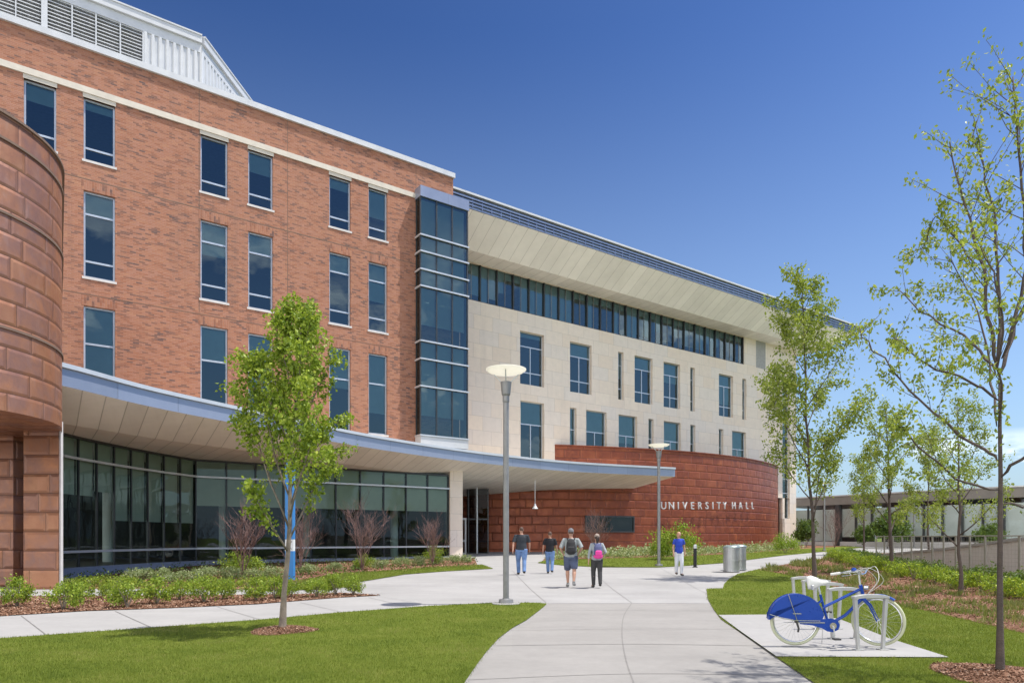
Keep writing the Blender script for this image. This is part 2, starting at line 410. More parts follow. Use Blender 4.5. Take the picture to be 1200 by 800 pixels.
wr = random.Random(3)
def window(u0, u1, z0, z1, w, rec, hb=(), vb=(), vtop=None, blind=None, sill='sill_stone', gl='glass_blue', frame='frame_blue', bm='blind', sp=True, vbot=None, fw=0.07):
    wi = w - rec
    f = MB(); g = fw
    f.ubox(u0, u0 + g, wi, wi + .08, z0, z1); f.ubox(u1 - g, u1, wi, wi + .08, z0, z1)
    f.ubox(u0 + g, u1 - g, wi, wi + .08, z1 - g, z1); f.ubox(u0 + g, u1 - g, wi, wi + .08, z0, z0 + g)
    for h in hb: f.ubox(u0 + g, u1 - g, wi, wi + .07, h - .04, h + .04)
    for v in vb: f.ubox(v - .035, v + .035, wi, wi + .065, (vbot or z0) + g, (vtop or z1) - .04)
    fo = f.build('window', M[frame], hall)
    p = MB()
    zs = [z0 + g] + sorted(hb) + [z1 - g]
    for a, b in zip(zs[:-1], zs[1:]):       # every light sits at its own slight angle, as real glazing does
        e = wr.uniform(-.006, .006); e2 = wr.uniform(-.006, .006)
        p.face([W(u0 + g, wi + .03 + e, a), W(u1 - g, wi + .03 - e, a), W(u1 - g, wi + .03 - e + e2, b), W(u0 + g, wi + .03 + e + e2, b)])
    p.build('pane', M[gl], fo)
    if blind:
        b = MB(); b.ubox(u0 + .03, u1 - .03, wi - .10, wi - .085, blind, z1 - .02); b.build('blind', M[bm], fo)
    if sill:
        s = MB(); s.ubox(u0 - .06, u1 + .06, w - rec + .09, w + .035, z0 - .10, z0 - .003); s.build('sill', M[sill], fo)
    return fo

# ---- brick wing
cols = [(28, 66), (98, 135), (235, 267), (291, 320), (386, 411), (432, 454)]
cols = [(U(a, 0), U(b, 0)) for a, b in cols]
T4, B4, T3, B3, T2, B2 = 20.12, 17.5, 16.2, 12.55, 11.33, 7.05
holes = []
for i, (a, b) in enumerate(cols):
    holes += [(a, b, B4, T4), (a, b, B3, T3), (a, b, B2, T2)]
UE = U(531, 0); U0 = -14
mb = MB(); wall_holes(mb, U0, UE, 5.8, 22.15, 0, holes, 0.24)
mb.face([W(UE, 0, 5.8), W(UE, -5.2, 5.8), W(UE, -5.2, 22.15), W(UE, 0, 22.15)])
mb.build('brick_wall', M['brick'], hall)
mb = MB(); mb.ubox(U0, UE + .03, -.1, .07, 20.30, 20.56); mb.build('string_course', M['string_stone'], hall)
mb = MB()                                    # movement joints
for z in (T2 + .46, T3 + .46): mb.ubox(U0, UE, -.02, .004, z, z + .035)
for px in (233.5, 337, 487.5): 
    u = U(px, 0); mb.ubox(u - .012, u + .012, -.02, .005, 11.8 if px > 400 else 11.9, 20.29); mb.ubox(u - .012, u + .012, -.02, .005, 20.57, 22.14)
mb.build('movement_joint', M['joint_dark'], hall)
mb = MB(); mb.ubox(U0, UE + .08, -.6, .12, 22.15, 22.42); mb.build('coping', M['white_metal'], hall)
def over(win, a, b, T):
    mb = MB()
    if T is None: mb.ubox(a - .03, b + .03, -.1, .03, T4, 20.297); mb.build('lintel', M['string_stone'], win)
    else: mb.ubox(a - .08, b + .08, -.02, .006, T + .003, T + .42); mb.build('brick_lintel', M['brick_soldier'], win)
for i, (a, b) in enumerate(cols):
    over(window(a, b, B4, T4, 0, .2, hb=(18.05,), blind=(19.4, 19.75, None, 19.2, 19.6, 18.7)[i]), a, b, None)
    if i: 
        over(window(a, b, B3, T3, 0, .2, hb=(15.25, 13.25), blind=(15.28, 15.28, 14.7, 15.28, 15.28, 14.2)[i]), a, b, T3)
        over(window(a, b, B2, T2, 0, .2, hb=(9.75,), blind=(9.2, 7.9, 9.78, 8.6, 9.3, 8.2)[i]), a, b, T2)
# rooms behind the brick wing and roof
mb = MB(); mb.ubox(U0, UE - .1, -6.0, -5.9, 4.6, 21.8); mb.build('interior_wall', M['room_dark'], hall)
mb = MB()
for z in (7.0, 11.9, 16.75, 21.6): mb.ubox(U0, UE - .2, -5.8, -.4, z - .3, z - .05)
build_each(mb, 'floor_slab', M['room_ceiling'], hall)
mb = MB(); mb.ubox(U0, UE - .05, -18, -.6, 21.7, 21.9); mb.ubox(U0, U0 + .3, -18, -.25, 0, 22.1); mb.ubox(U0, 60, -18.3, -18, 0, 22.1)
mb.build('roof', M['roof_grey'], hall)

# ---- white rooftop plant screen
ZP = 25.2; wp = -1.0; uc = U(236, wp); ul = U(168, wp)
scr = empty('rooftop_screen', W(uc, wp, 22), parent=hall); scr.location = Vector(W(uc, wp, 22)) - wloc(hall)
mb = MB(); mb.ubox(U0 - 2, ul, wp - .35, wp - .25, 22.0, ZP); mb.build('louver_backing', M['louver_back'], scr)
mb = MB()
z = 21.95
while z < ZP - .75:
    mb.hexa([W(U0 - 2, wp, z), W(ul, wp, z), W(ul, wp - .2, z + .09), W(U0 - 2, wp - .2, z + .09), W(U0 - 2, wp, z + .035), W(ul, wp, z + .035), W(ul, wp - .2, z + .125), W(U0 - 2, wp - .2, z + .125)])
    z += .155
mb.build('louver', M['louver_metal'], scr)
mb = MB()
for px, h in ((18.5, .04), (52, .22), (84.5, .05), (112.5, .05), (141, .05), (168, .08), (-30, .05)):
    u = U(px, wp); mb.ubox(u - h / 2, u + h / 2, wp - .1, wp + .04, 21.9, ZP - .7)
build_each(mb, 'mullion', M['white_metal'], scr)
mb = MB()
P0 = Vector(W(ul, wp)); P1 = Vector(W(uc, wp)); P2v = P1 + Vector((0.46, 4.9, 0)) * 1.7
def ribbed(a, b, z0, z1, step=.30):
    L = (b - a).length; t = (b - a) / L; n = Vector((t.y, -t.x, 0)); k = 0; s = 0
    pr = []
    while s < L:
        for ds, o in ((0, 0), (.04, .06), (.14, .06), (.18, 0)):
            if s + ds < L: pr.append(a + t * (s + ds) + n * o)
        s += step
    pr.append(b)
    for q0, q1 in zip(pr[:-1], pr[1:]): mb.face([(q0.x, q0.y, z0), (q1.x, q1.y, z0), (q1.x, q1.y, z1), (q0.x, q0.y, z1)])
ribbed(P0, P1, 21.9, ZP - .7); ribbed(P1, P2v, 21.9, ZP - .7)
mb.build('ribbed_cladding', M['white_metal'], scr)
mb = MB()
for (a, b) in ((Vector(W(U0 - 2, wp)), P1), (P1, P2v)):
    t = (b - a).normalized(); n = Vector((t.y, -t.x, 0))
    for (z0, z1, o) in ((ZP - .72, ZP - .3, .05), (ZP - .297, ZP + .02, .16), (ZP + .023, ZP + .09, .20)):
        q = [a + n * o, b + n * o, b - n * .4, a - n * .4]
        mb.hexa([(p.x, p.y, z0) for p in q] + [(p.x, p.y, z1) for p in q])
mb.build('top_rail', M['white_metal'], scr)
mb = MB(); mb.tube([P1 + Vector((0, 0, 21.9)), P1 + Vector((0, 0, ZP - .7))], .09, 6); mb.build('corner_post', M['white_metal'], scr)

# ---- glass bay at the corner of the brick wing
ub0, ub1, wb = U(487, 0), U(548, .61), .61
bay = empty('bay_window', W(ub0, 0, 7), parent=hall); bay.location = Vector(W(ub0, 0, 7)) - wloc(hall)
zb0, zb1, zbt = 7.1, 20.2, 20.78
mb = MB(); mb.ubox(ub0 - .05, ub1 + .06, -.4, wb + .07, zb1, zbt); mb.build('fascia', M['zinc_fascia'], bay)
mb = MB(); mb.ubox(ub0 - .02, ub1 + .03, -.4, wb + .04, zb0 - .52, zb0 - .02); mb.build('base_panel', M['white_metal'], bay)
hz = [18.1, 17.2, 16.22, 15.3, 12.3, 11.32, 9.82]
vs = [ub0 + (ub1 - ub0) * k / 3 for k in range(4)]
mb = MB()
for k in range(3):
    zz = [zb0] + sorted(hz) + [zb1]
    for a, b in zip(zz[:-1], zz[1:]):
        e = wr.uniform(-.008, .008)
        mb.face([W(vs[k], wb - .03 + e, a), W(vs[k + 1], wb - .03 - e, a), W(vs[k + 1], wb - .03 - e, b), W(vs[k], wb - .03 + e, b)])
mb.face([W(ub0 + .03, 0, zb0), W(ub0 + .03, wb - .03, zb0), W(ub0 + .03, wb - .03, zb1), W(ub0 + .03, 0, zb1)])
mb.face([W(ub1 - .03, wb - .03, zb0), W(ub1 - .03, -.4, zb0), W(ub1 - .03, -.4, zb1), W(ub1 - .03, wb - .03, zb1)])
mb.build('glass', M['glass_bay'], bay)
mb = MB()
for v in vs: mb.ubox(v - .035, v + .035, wb - .1, wb, zb0, zb1)
mb.ubox(ub0 - .0, ub0 + .07, 0.004, .07, zb0, zb1); mb.ubox(ub1 - .07, ub1, -.4, -.33, zb0, zb1)
build_each(mb, 'mullion', M['dark_metal'], bay)
mb = MB()
for z in hz + [zb0 + .03]:
    mb.ubox(ub0 - .06, ub1 + .06, wb + .002, wb + .09, z - .04, z + .04); mb.ubox(ub0 - .06, ub0 - .002, .01, wb, z - .05, z + .05); mb.ubox(ub1 + .002, ub1 + .06, -.4, wb, z - .05, z + .05)
build_each(mb, 'rail', M['light_metal'], bay, 18)
mb = MB()
for (a, b) in ((18.1, 20.15), (15.3, 18.1), (13.2, 15.3), (9.82, 12.3), (8.2, 9.82)):
    mb.ubox(ub0 + .12, ub1 - .12, wb - .24, wb - .22, a + .05, b - .02)
build_each(mb, 'blind', M['blind'], bay)
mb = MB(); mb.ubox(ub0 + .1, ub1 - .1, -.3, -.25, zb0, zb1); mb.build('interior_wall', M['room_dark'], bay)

# ---- limestone wing
WS = -5.2; US1 = U(933, WS)
up = [(609.5, 637.5, 1), (668, 693.3, 1), (724.5, 730.8, 0), (743.7, 764.7, 1), (777.7, 797, 1), (809, 814.3, 0), (842.5, 859, 1), (870, 874.6, 0)]
lo = [(610, 637.6, 1), (668, 675.6, 0), (687, 711, 1), (725, 746.7, 1), (760, 766, 0), (778, 797.6, 1), (809, 815, 0), (842.5, 847.6, 0), (858, 874.3, 1)]
hs = []
SB, ST = 17.55, 20.08
us0, us1 = U(551, WS), U(872, WS)
hs.append((UE + .3, us1, SB, ST))
for a, b, k in up: hs.append((U(a, WS), U(b, WS), 12.45, 16.22))
for a, b, k in lo: hs.append((U(a, WS), U(b, WS), 7.1, 11.27))
tall = (U(917, WS), U(925.5, WS))
hs.append((tall[0], tall[1], 3.4, 17.0))
pan = (U(886, WS), U(897, WS), 17.55, 20.08)
mb = MB(); wall_holes(mb, UE, US1, 5.4, 20.1, WS, [h for h in hs[:-1]] + [(tall[0], tall[1], 5.4, 17.0)], .34)
mb.face([W(US1, WS, .3), W(US1, -18, .3), W(US1, -18, 20.1), W(US1, WS, 20.1)])
mb.build('limestone_wall', M['limestone'], hall)
mb = MB(); mb.ubox(60.5, tall[0], WS - .34, WS, .3, 5.4); mb.ubox(tall[1], US1, WS - .34, WS, .3, 5.4); mb.ubox(tall[0], tall[1], WS - .34, WS, .3, 3.4)
mb.build('limestone_wall', M['limestone'], hall)
mb = MB(); mb.ubox(pan[0], pan[1], WS - .1, WS + .012, pan[2] + .003, pan[3]); mb.build('louver_panel', M['roof_grey'], hall)
for i, (a, b, k) in enumerate(up):
    a, b = U(a, WS), U(b, WS)
    window(a, b, 12.45, 16.22, WS, .3, hb=(15.2, 13.35), vb=((a + b) / 2,) if k else (), vtop=15.2, blind=(15.9, 15.22, 14.2, 15.22, 14.6, 15.0, 13.6, 15.2)[i], sill=None, frame='frame_blue', fw=.06)
for i, (a, b, k) in enumerate(lo):
    a, b = U(a, WS), U(b, WS)
    window(a, b, 7.1, 11.27, WS, .3, hb=(9.65,), vb=((a + b) / 2,) if k else (), vtop=9.65, blind=(9.66, 8.2, 9.66, 9.1, 9.66, 8.0, 9.66, 9.4, 8.6)[i], sill=None, frame='frame_blue', fw=.06)
window(tall[0], tall[1], 3.4, 17.0, WS, .3, hb=(15.2, 12.6, 11.5, 7.3, 5.9), blind=11.6, sill=None, frame='frame_blue', fw=.06)
# ribbon window of the top floor
rib = empty('ribbon_window', W(us0, WS, SB), parent=hall); rib.location = Vector(W(us0, WS, SB)) - wloc(hall)
n = 19; st = 1.385; u = us0 - 1.9
mull = []
while u < us1 - .3: mull.append(u); u += st
mull.append(us1)
a = MB(); b = MB(); c = MB(); d = MB(); br = random.Random(5)
for q0, q1 in zip(mull[:-1], mull[1:]):
    m = (q0 + q1) / 2
    a.ubox(q0 - .045, q0 + .045, WS - .22, WS - .06, SB, ST); b.ubox(m - .018, m + .018, WS - .2, WS - .14, SB, ST)
    for x0, x1 in ((q0, m), (m, q1)):
        e = br.uniform(-.012, .012); e2 = br.uniform(-.012, .012)
        c.face([W(x0, WS - .17 + e, SB), W(x1, WS - .17 - e, SB), W(x1, WS - .17 - e + e2, ST), W(x0, WS - .17 + e + e2, ST)])
        if br.random() < .62: d.ubox(x0 + .02, x1 - .02, WS - .34, WS - .325, SB + br.choice((0, 0, 0, .5, 1.1)), ST)
    d.ubox(q0, q1, WS - .36, WS - .35, ST - .45, ST)
a.ubox(us1 - .06, us1, WS - .22, WS - .06, SB, ST); a.ubox(UE + .3, us1, WS - .22, WS - .05, SB, SB + .06)
build_each(a, 'mullion', M['dark_metal'], rib); build_each(b, 'glazing_bar', M['pole_grey'], rib); c.build('glass', M['glass_blue'], rib); d.build('blind', M['blind'], rib)
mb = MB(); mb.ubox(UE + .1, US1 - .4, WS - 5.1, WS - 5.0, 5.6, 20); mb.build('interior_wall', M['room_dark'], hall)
mb = MB()
for z in (7.0, 11.9, 16.75): mb.ubox(UE + .1, US1 - .4, WS - 5, WS - .6, z - .3, z - .05)
build_each(mb, 'floor_slab', M['room_ceiling'], hall)

# ---- great eave over the limestone wing
EU0, EU1, EW = UE + .02, 66.5, -1.4
eave = empty('roof_eave', W(EU0, EW, 20), parent=hall); eave.location = Vector(W(EU0, EW, 20)) - wloc(hall)
mb = MB()
mb.face([W(EU0, WS - .3, 20.1), W(EU0, -3.6, 20.1), W(EU1 - 2.2, -3.6, 20.1), W(EU1 - 2.2, -18, 20.1), W(EU0, -18, 20.1)][::1], [(EU0, 0), (EU0, 1), (EU1, 1), (EU1, 0), (EU0, 0)])
mb.face([W(EU0, -3.6, 20.1), W(EU0, EW, 21.5), W(EU1, EW, 21.5), W(EU1 - 2.2, -3.6, 20.1)], [(EU0, 0), (EU0, 2), (EU1, 2), (EU1 - 2.2, 0)])
mb.face([W(EU1 - 2.2, -3.6, 20.1), W(EU1, EW, 21.5), W(EU1, -20, 21.5), W(EU1 - 2.2, -18, 20.1)], [(0, 0), (0, 2), (16, 2), (16, 0)])
mb.build('soffit', M['soffit_panel'], eave)
mb = MB()
mb.ubox(EU0, EU1, EW - .5, EW, 21.5, 22.3)
mb.build('fascia', M['eave_metal'], eave)
mb = MB()
for k, (z, o) in enumerate(((21.52, .05), (21.70, .09), (21.88, .13), (22.06, .17))):
    mb.ubox(EU0, EU1 + o, EW + .003, EW + o, z, z + .09); mb.ubox(EU1 + .003, EU1 + o, -19, EW - .003, z, z + .09)
mb.build('fascia_rib', M['zinc'], eave)
mb = MB()
for k in range(int((EU1 - EU0) / .7)): mb.ubox(EU0 + k * .7, EU0 + k * .7 + .05, EW + .004, EW + .10, 21.61, 22.22)
build_each(mb, 'bracket', M['eave_metal'], eave)
mb = MB(); mb.ubox(EU0, EU1 + .2, -20, EW + .22, 22.3, 22.42); mb.build('coping', M['white_metal'], eave)

# ---- canopy
E = [(-1.6, 12.0), (U(72, 10.5), 10.5), (U(180, 8.36), 8.36), (U(300, 6.1), 6.1), (13.0, 3.1), (18.7, 1.05), (23.9, -.05), (29.7, -.45), (37.7, .9)]
Mc = [(-1.8, 8.6), (.93, 7.2), (4.2, 5.0), (7.1, 3.7), (12, 1.3), (18, -1.2), (23.5, -2.9), (29.5, -3.6), (37.7, -3.4)]
Ec = catmull([(a, b, 0) for a, b in E], 6); Mm = catmull([(a, b, 0) for a, b in Mc], 6)
can = empty('canopy', W(18, 1, 5.9), parent=hall); can.location = Vector(W(18, 1, 5.9)) - wloc(hall)
ZT, ZF, ZM, ZB = 6.5, 5.88, 5.25, 4.4
f = MB(); c2 = MB(); s1 = MB(); s2 = MB(); top = MB(); L = 0
for i in range(len(Ec) - 1):
    a, b = Ec[i], Ec[i + 1]; ma, mbb = Mm[i], Mm[i + 1]; l = (b - a).length
    t = (b - a).normalized(); n = Vector((-t.y, t.x, 0)); n = n if n.y > 0 else -n
    f.face([W(a.x, a.y, ZF), W(b.x, b.y, ZF), W(b.x, b.y, ZT - .1), W(a.x, a.y, ZT - .1)], [(L, 0), (L + l, 0), (L + l, .6), (L, .6)])
    ta = (Ec[min(i + 1, len(Ec) - 1)] - Ec[max(i - 1, 0)]).normalized(); na = Vector((-ta.y, ta.x, 0))
    tb = (Ec[min(i + 2, len(Ec) - 1)] - Ec[i]).normalized(); nb = Vector((-tb.y, tb.x, 0))
    A, B = a + na * .09, b + nb * .09
    c2.hexa([W(A.x, A.y, ZT - .1), W(B.x, B.y, ZT - .1), W(b.x, b.y - .4, ZT - .1), W(a.x, a.y - .4, ZT - .1), W(A.x, A.y, ZT + .03), W(B.x, B.y, ZT + .03), W(b.x, b.y - .4, ZT + .03), W(a.x, a.y - .4, ZT + .03)])
    s1.face([W(a.x, a.y, ZF), W(ma.x, ma.y, ZM), W(mbb.x, mbb.y, ZM), W(b.x, b.y, ZF)], [(a.x, 0), (ma.x, 3), (mbb.x, 3), (b.x, 0)])
    def bk(m): return (m.x, -4.0, ZM) if m.x < 19 else (m.x, -10.5, ZB)
    pa, pb = bk(ma), bk(mbb)
    if (ma.x < 19) == (mbb.x < 19): s2.face([W(ma.x, ma.y, ZM), W(*pa), W(*pb), W(mbb.x, mbb.y, ZM)], [(ma.x, 0), (ma.x, 3), (mbb.x, 3), (mbb.x, 0)])
    else:
        s2.face([W(ma.x, ma.y, ZM), W(ma.x, -4, ZM), W(mbb.x, -4, ZM), W(mbb.x, mbb.y, ZM)], [(ma.x, 0), (ma.x, 3), (mbb.x, 3), (mbb.x, 0)])
        s2.face([W(mbb.x, -3.99, ZM), W(ma.x, -3.99, ZM), W(ma.x, -10.5, ZB), W(mbb.x, -10.5, ZB)])
    wa = .0 if a.x < UE else WS; wbk = 0.0 if b.x < UE else WS
    top.face([W(a.x, a.y, ZT - .05), W(b.x, b.y, ZT - .05), W(b.x, WS if b.x > 19 else -.01, ZT + .05), W(a.x, WS if a.x > 19 else -.01, ZT + .05)])
    L += l
e = Ec[-1]; m = Mm[-1]
f.face([W(e.x, e.y, ZF), W(m.x, m.y, ZM), W(m.x, m.y, ZT - .1), W(e.x, e.y, ZT - .1)])
c2.ubox(e.x - .3, e.x + .09, -5, e.y - .2, ZT - .098, ZT + .028)
f.build('fascia', M['zinc_fascia'], can); c2.build('edge_trim', M['light_metal'], can)
s1.build('soffit', M['canopy_soffit'], can); s2.build('ceiling', M['canopy_soffit'], can); top.build('roof', M['string_stone'], can)
mb = MB(); x, y, _ = W(25.0, -4.6)
x, y = at(627, 44), 44
mb.tube([(x, y, zat(596, 44) + .25), (x, y, 5.2)], .02, 6); mb.lathe([(.001, .34), (.06, .33), (.08, .2), (.20, .02), (.19, .0), (.001, .05)], 16, (x, y, zat(596, 44)))
mb.build('pendant_lamp', M['light_metal'], can, smooth=False)

# ---- curved curtain wall of the ground floor
gp = [(U(60, 6.0), 5.9), (U(75, 4.7), 4.7), (2.9, 2.25), (4.7, .3), (6.5, -1.3)]
G1 = catmull([(a, b, 0) for a, b in gp], 12)
def along(poly, s):
    for a, b in zip(poly[:-1], poly[1:]):
        l = (b - a).length
        if s <= l: return a + (b - a) * (s / l)
        s -= l
    return poly[-1]
LG = sum((b - a).length for a, b in zip(G1[:-1], G1[1:]))
nn = 9
knots = [along(G1, LG * k / nn) for k in range(nn + 1)]
k = 6.5; ends = 20.35
m2 = int(round((ends - k) / 1.37)); knots += [Vector((k + (ends - k) * i / m2, -1.3, 0)) for i in range(1, m2 + 1)]
cw = empty('curtain_wall', W(6.5, -1.3, .4), parent=hall); cw.location = Vector(W(6.5, -1.3, .4)) - wloc(hall)
g = MB(); mu = MB(); ra = MB(); rb = MB(); ba = MB(); bl = MB(); tr = MB()
WL = [Vector(W(p.x, p.y)) for p in knots]
for i, (a, b) in enumerate(zip(WL[:-1], WL[1:])):
    e = wr.uniform(-.01, .01); t = (b - a).normalized(); n = Vector((t.y, -t.x, 0))
    for z0, z1 in ((.42, 1.0), (1.0, 4.42), (4.42, 5.25)):
        e = wr.uniform(-.008, .008)
        q0, q1 = a + n * e, b - n * e
        g.face([(q0.x, q0.y, z0), (q1.x, q1.y, z0), (q1.x, q1.y, z1), (q0.x, q0.y, z1)])
    ra.seg(a + n * .11, b + n * .11, .1, .955, 1.045); rb.seg(a + n * .11, b + n * .11, .1, 4.375, 4.465)
    ba.seg(a - n * .0, b - n * .0, .42, -.3, .42); tr.seg(a, b, .14, 5.16, 5.25)
    q0, q1 = a - n * .12, b - n * .12
    bz = (3.1, 3.1, 3.1, 3.3, 2.2, 2.2, 2.2, 2.2, 2.2)[i] if i < 9 else 3.05
    bl.face([(q0.x + t.x * .04, q0.y + t.y * .04, bz), (q1.x - t.x * .04, q1.y - t.y * .04, bz), (q1.x - t.x * .04, q1.y - t.y * .04, 5.2), (q0.x + t.x * .04, q0.y + t.y * .04, 5.2)])
for i, a in enumerate(WL):
    b = WL[min(i + 1, len(WL) - 1)]; p = WL[max(i - 1, 0)]; t = (b - p).normalized()
    mu.seg(a - t * .03, a + t * .03, .08, .42, 5.16)
g.build('glass', M['glass_green'], cw); build_each(mu, 'mullion', M['dark_metal'], cw); [build_each(r_, 'rail', M['light_metal'], cw, 6 * len(WL)) for r_ in (ra, rb)]
ba.build('base_sill', M['blue_stone'], cw); bl.build('blind', M['blind_warm'], cw); tr.build('head_rail', M['dark_metal'], cw)
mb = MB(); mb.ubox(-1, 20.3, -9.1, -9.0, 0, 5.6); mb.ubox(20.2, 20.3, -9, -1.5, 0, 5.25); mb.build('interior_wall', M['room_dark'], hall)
mb = MB(); mb.face([W(-1, -9, .40), W(-1, 6, .40), W(2, 3, .40), W(6.5, -1.5, .4), W(20.2, -1.5, .40), W(20.2, -9, .40)][::-1]); mb.build('interior_floor', M['room_floor'], hall)
for (px, py) in ((127, 31.5), (462, 41.6), (262, 37), (360, 40.5)):
    mb = MB(); x = at(px, py); mb.tube([(x, py, .4), (x, py, 5.2)], .24, 20, False); mb.build('interior_column', M['blind'], hall, smooth=True)
# limestone pier at the porch
mb = MB(); mb.ubox(20.38, 21.25, -2.2, -1.15, 0, 5.55); mb.build('porch_column', M['limestone'], hall)

# ---- copper drum at the left
cx, cy, r = -15.55, 17.6, 3.3
drum = empty('copper_drum', (cx, cy, 0), parent=hall); drum.location = Vector((cx, cy, 0)) - wloc(hall)
mb = MB()
a0, a1, n = R(-150), R(34), 64; pts = [(cx + r * math.cos(a0 + (a1 - a0) * k / n), cy + r * math.sin(a0 + (a1 - a0) * k / n)) for k in range(n + 1)]
pts += [(pts[-1][0] - 1.4 * k, pts[-1][1] + 2.1 * k) for k in (1, 2, 3, 4)]
s = 0
for p, q in zip(pts[:-1], pts[1:]):
    l = math.dist(p, q)
    mb.face([(*p, 4.6), (*q, 4.6), (*q, 11.82), (*p, 11.82)], [(s, 4.6), (s + l, 4.6), (s + l, 11.82), (s, 11.82)]); s += l
mb.build('copper_cladding', M['copper_drum'], drum)
mb = MB()
for z in (6.6, 9.4, 11.2):
    mb = MB()
    for p, q in zip(pts[:-1], pts[1:]):
        d1 = Vector((p[0] - cx, p[1] - cy)).normalized() * .035; d2 = Vector((q[0] - cx, q[1] - cy)).normalized() * .035
        mb.face([(p[0] + d1.x, p[1] + d1.y, z), (q[0] + d2.x, q[1] + d2.y, z), (q[0] + d2.x, q[1] + d2.y, z + .06), (p[0] + d1.x, p[1] + d1.y, z + .06)])
        mb.face([(p[0], p[1], z), (q[0], q[1], z), (q[0] + d2.x, q[1] + d2.y, z), (p[0] + d1.x, p[1] + d1.y, z)])
    mb.build('lap_seam', M['joint_dark'], drum)
mb = MB()
for p, q in zip(pts[:-1], pts[1:]): mb.seg(p, q, .12, 11.82, 11.88)
mb.build('rim', M['joint_dark'], drum)
mb = MB(); mb.face([(*p, 4.62) for p in pts][::-1]); mb.build('soffit', M['copper_drum'], drum)
mb = MB(); mb.face([(*p, 11.6) for p in pts]); mb.build('roof', M['roof_grey'], drum)
mb = MB()
xr = -13.22; mb.hexa([(xr - 1.02, 19.9, -.2), (xr, 19.9, -.2), (xr - .62, 20.9, -.2), (xr - 1.4, 20.9, -.2), (xr - 1.02, 19.9, 4.62), (xr, 19.9, 4.62), (xr - .62, 20.9, 4.62), (xr - 1.4, 20.9, 4.62)]); mb.build('pier', M['copper_drum'], drum)
mb = MB(); mb.box(xr - 7, xr - 2.05, 20.9, 21.4, -.2, 4.62); mb.build('base_wall', M['copper_drum'], drum)
mb = MB(); mb.box(xr - 2.6, xr - 1.2, 21.6, 21.7, -.2, 4.62); mb.build('recess_shade', M['joint_dark'], drum)  # dark sheet paints in the shade of the slit beside the pier
mb = MB(); mb.box(xr + .003, xr + .05, 19.93, 20.03, -.2, 4.9); mb.build('edge_trim', M['sill_stone'], drum)

# ---- copper curved wall with the lettering
cwp = catmull([(20.5, -14.0, 0), (24, -10.8, 0), (27.5, -8.0, 0), (31.6, -5.2, 0), (38, -3.1, 0), (44, -2.1, 0), (50, -2.3, 0), (56, -3.7, 0), (60.2, -5.7, 0), (61.6, -7.6, 0)], 10)
ZC = 8.3
mb = MB(); s = 0; arc = []
for a, b in zip(cwp[:-1], cwp[1:]):
    A, B = Vector(W(a.x, a.y)), Vector(W(b.x, b.y)); l = (B - A).length
    zt = ZC if a.x >= 31.59 else 5.3
    mb.face([(A.x, A.y, 0), (B.x, B.y, 0), (B.x, B.y, zt), (A.x, A.y, zt)], [(s, 0), (s + l, 0), (s + l, zt), (s, zt)])
    arc.append((A, B, s, l)); s += l
a = Vector(W(31.6, -5.2)); 
mb.build('copper_wall', M['copper_wall'], hall)
mb = MB()
for A, B, s_, l in arc:
    u_ = A.x * D2[0] + A.y * D2[1]
    if u_ >= 31.5: mb.seg(A, B, .2, ZC, ZC + .07)
mb.build('copper_coping', M['copper_wall'], hall)
mb = MB(); mb.ubox(19.5, 30, -10.9, -10.8, 0, 5.3); mb.build('porch_wall', M['copper_wall'], hall)
def wall_pt(px):         # where the sight line through column px meets the curved wall
    t = (px - 600) / F
    for A, B, s_, l in arc:
        fa, fb = A.x - t * A.y, B.x - t * B.y
        if fa * fb <= 0 and A.x * D2[0] + A.y * D2[1] > 27:
            k = fa / (fa - fb); P = A + (B - A) * k; T = (B - A).normalized()
            return P, T, Vector((T.y, -T.x, 0))
# strip window in the copper wall
fr = MB(); pn = MB(); ws = [wall_pt(px) for px in (686, 700, 714, 728, 742)]
for (P, T, N), (Q, T2_, N2) in zip(ws[:-1], ws[1:]):
    a, b = P + N * .05, Q + N2 * .05
    fr.seg(a, b, .16, 3.05, 3.17); fr.seg(a, b, .16, 1.92, 2.02)
    pn.face([(a.x, a.y, 2.02), (b.x, b.y, 2.02), (b.x, b.y, 3.05), (a.x, a.y, 3.05)])
for (P, T, N) in (ws[0], ws[-1]):
    a = P + N * .05; fr.seg(a - T * .05, a + T * .05, .17, 1.92, 3.17)
fo = fr.build('window', M['dark_metal'], hall); pn.build('pane', M['glass_green'], fo)
mb = MB()
for (P, T, N), (Q, T2_, N2) in zip(ws[:-1], ws[1:]):
    a, b = P + N * .012, Q + N2 * .012; mb.face([(a.x, a.y, 1.95), (b.x, b.y, 1.95), (b.x, b.y, 3.1), (a.x, a.y, 3.1)])
mb.build('backing', M['room_dark'], fo)
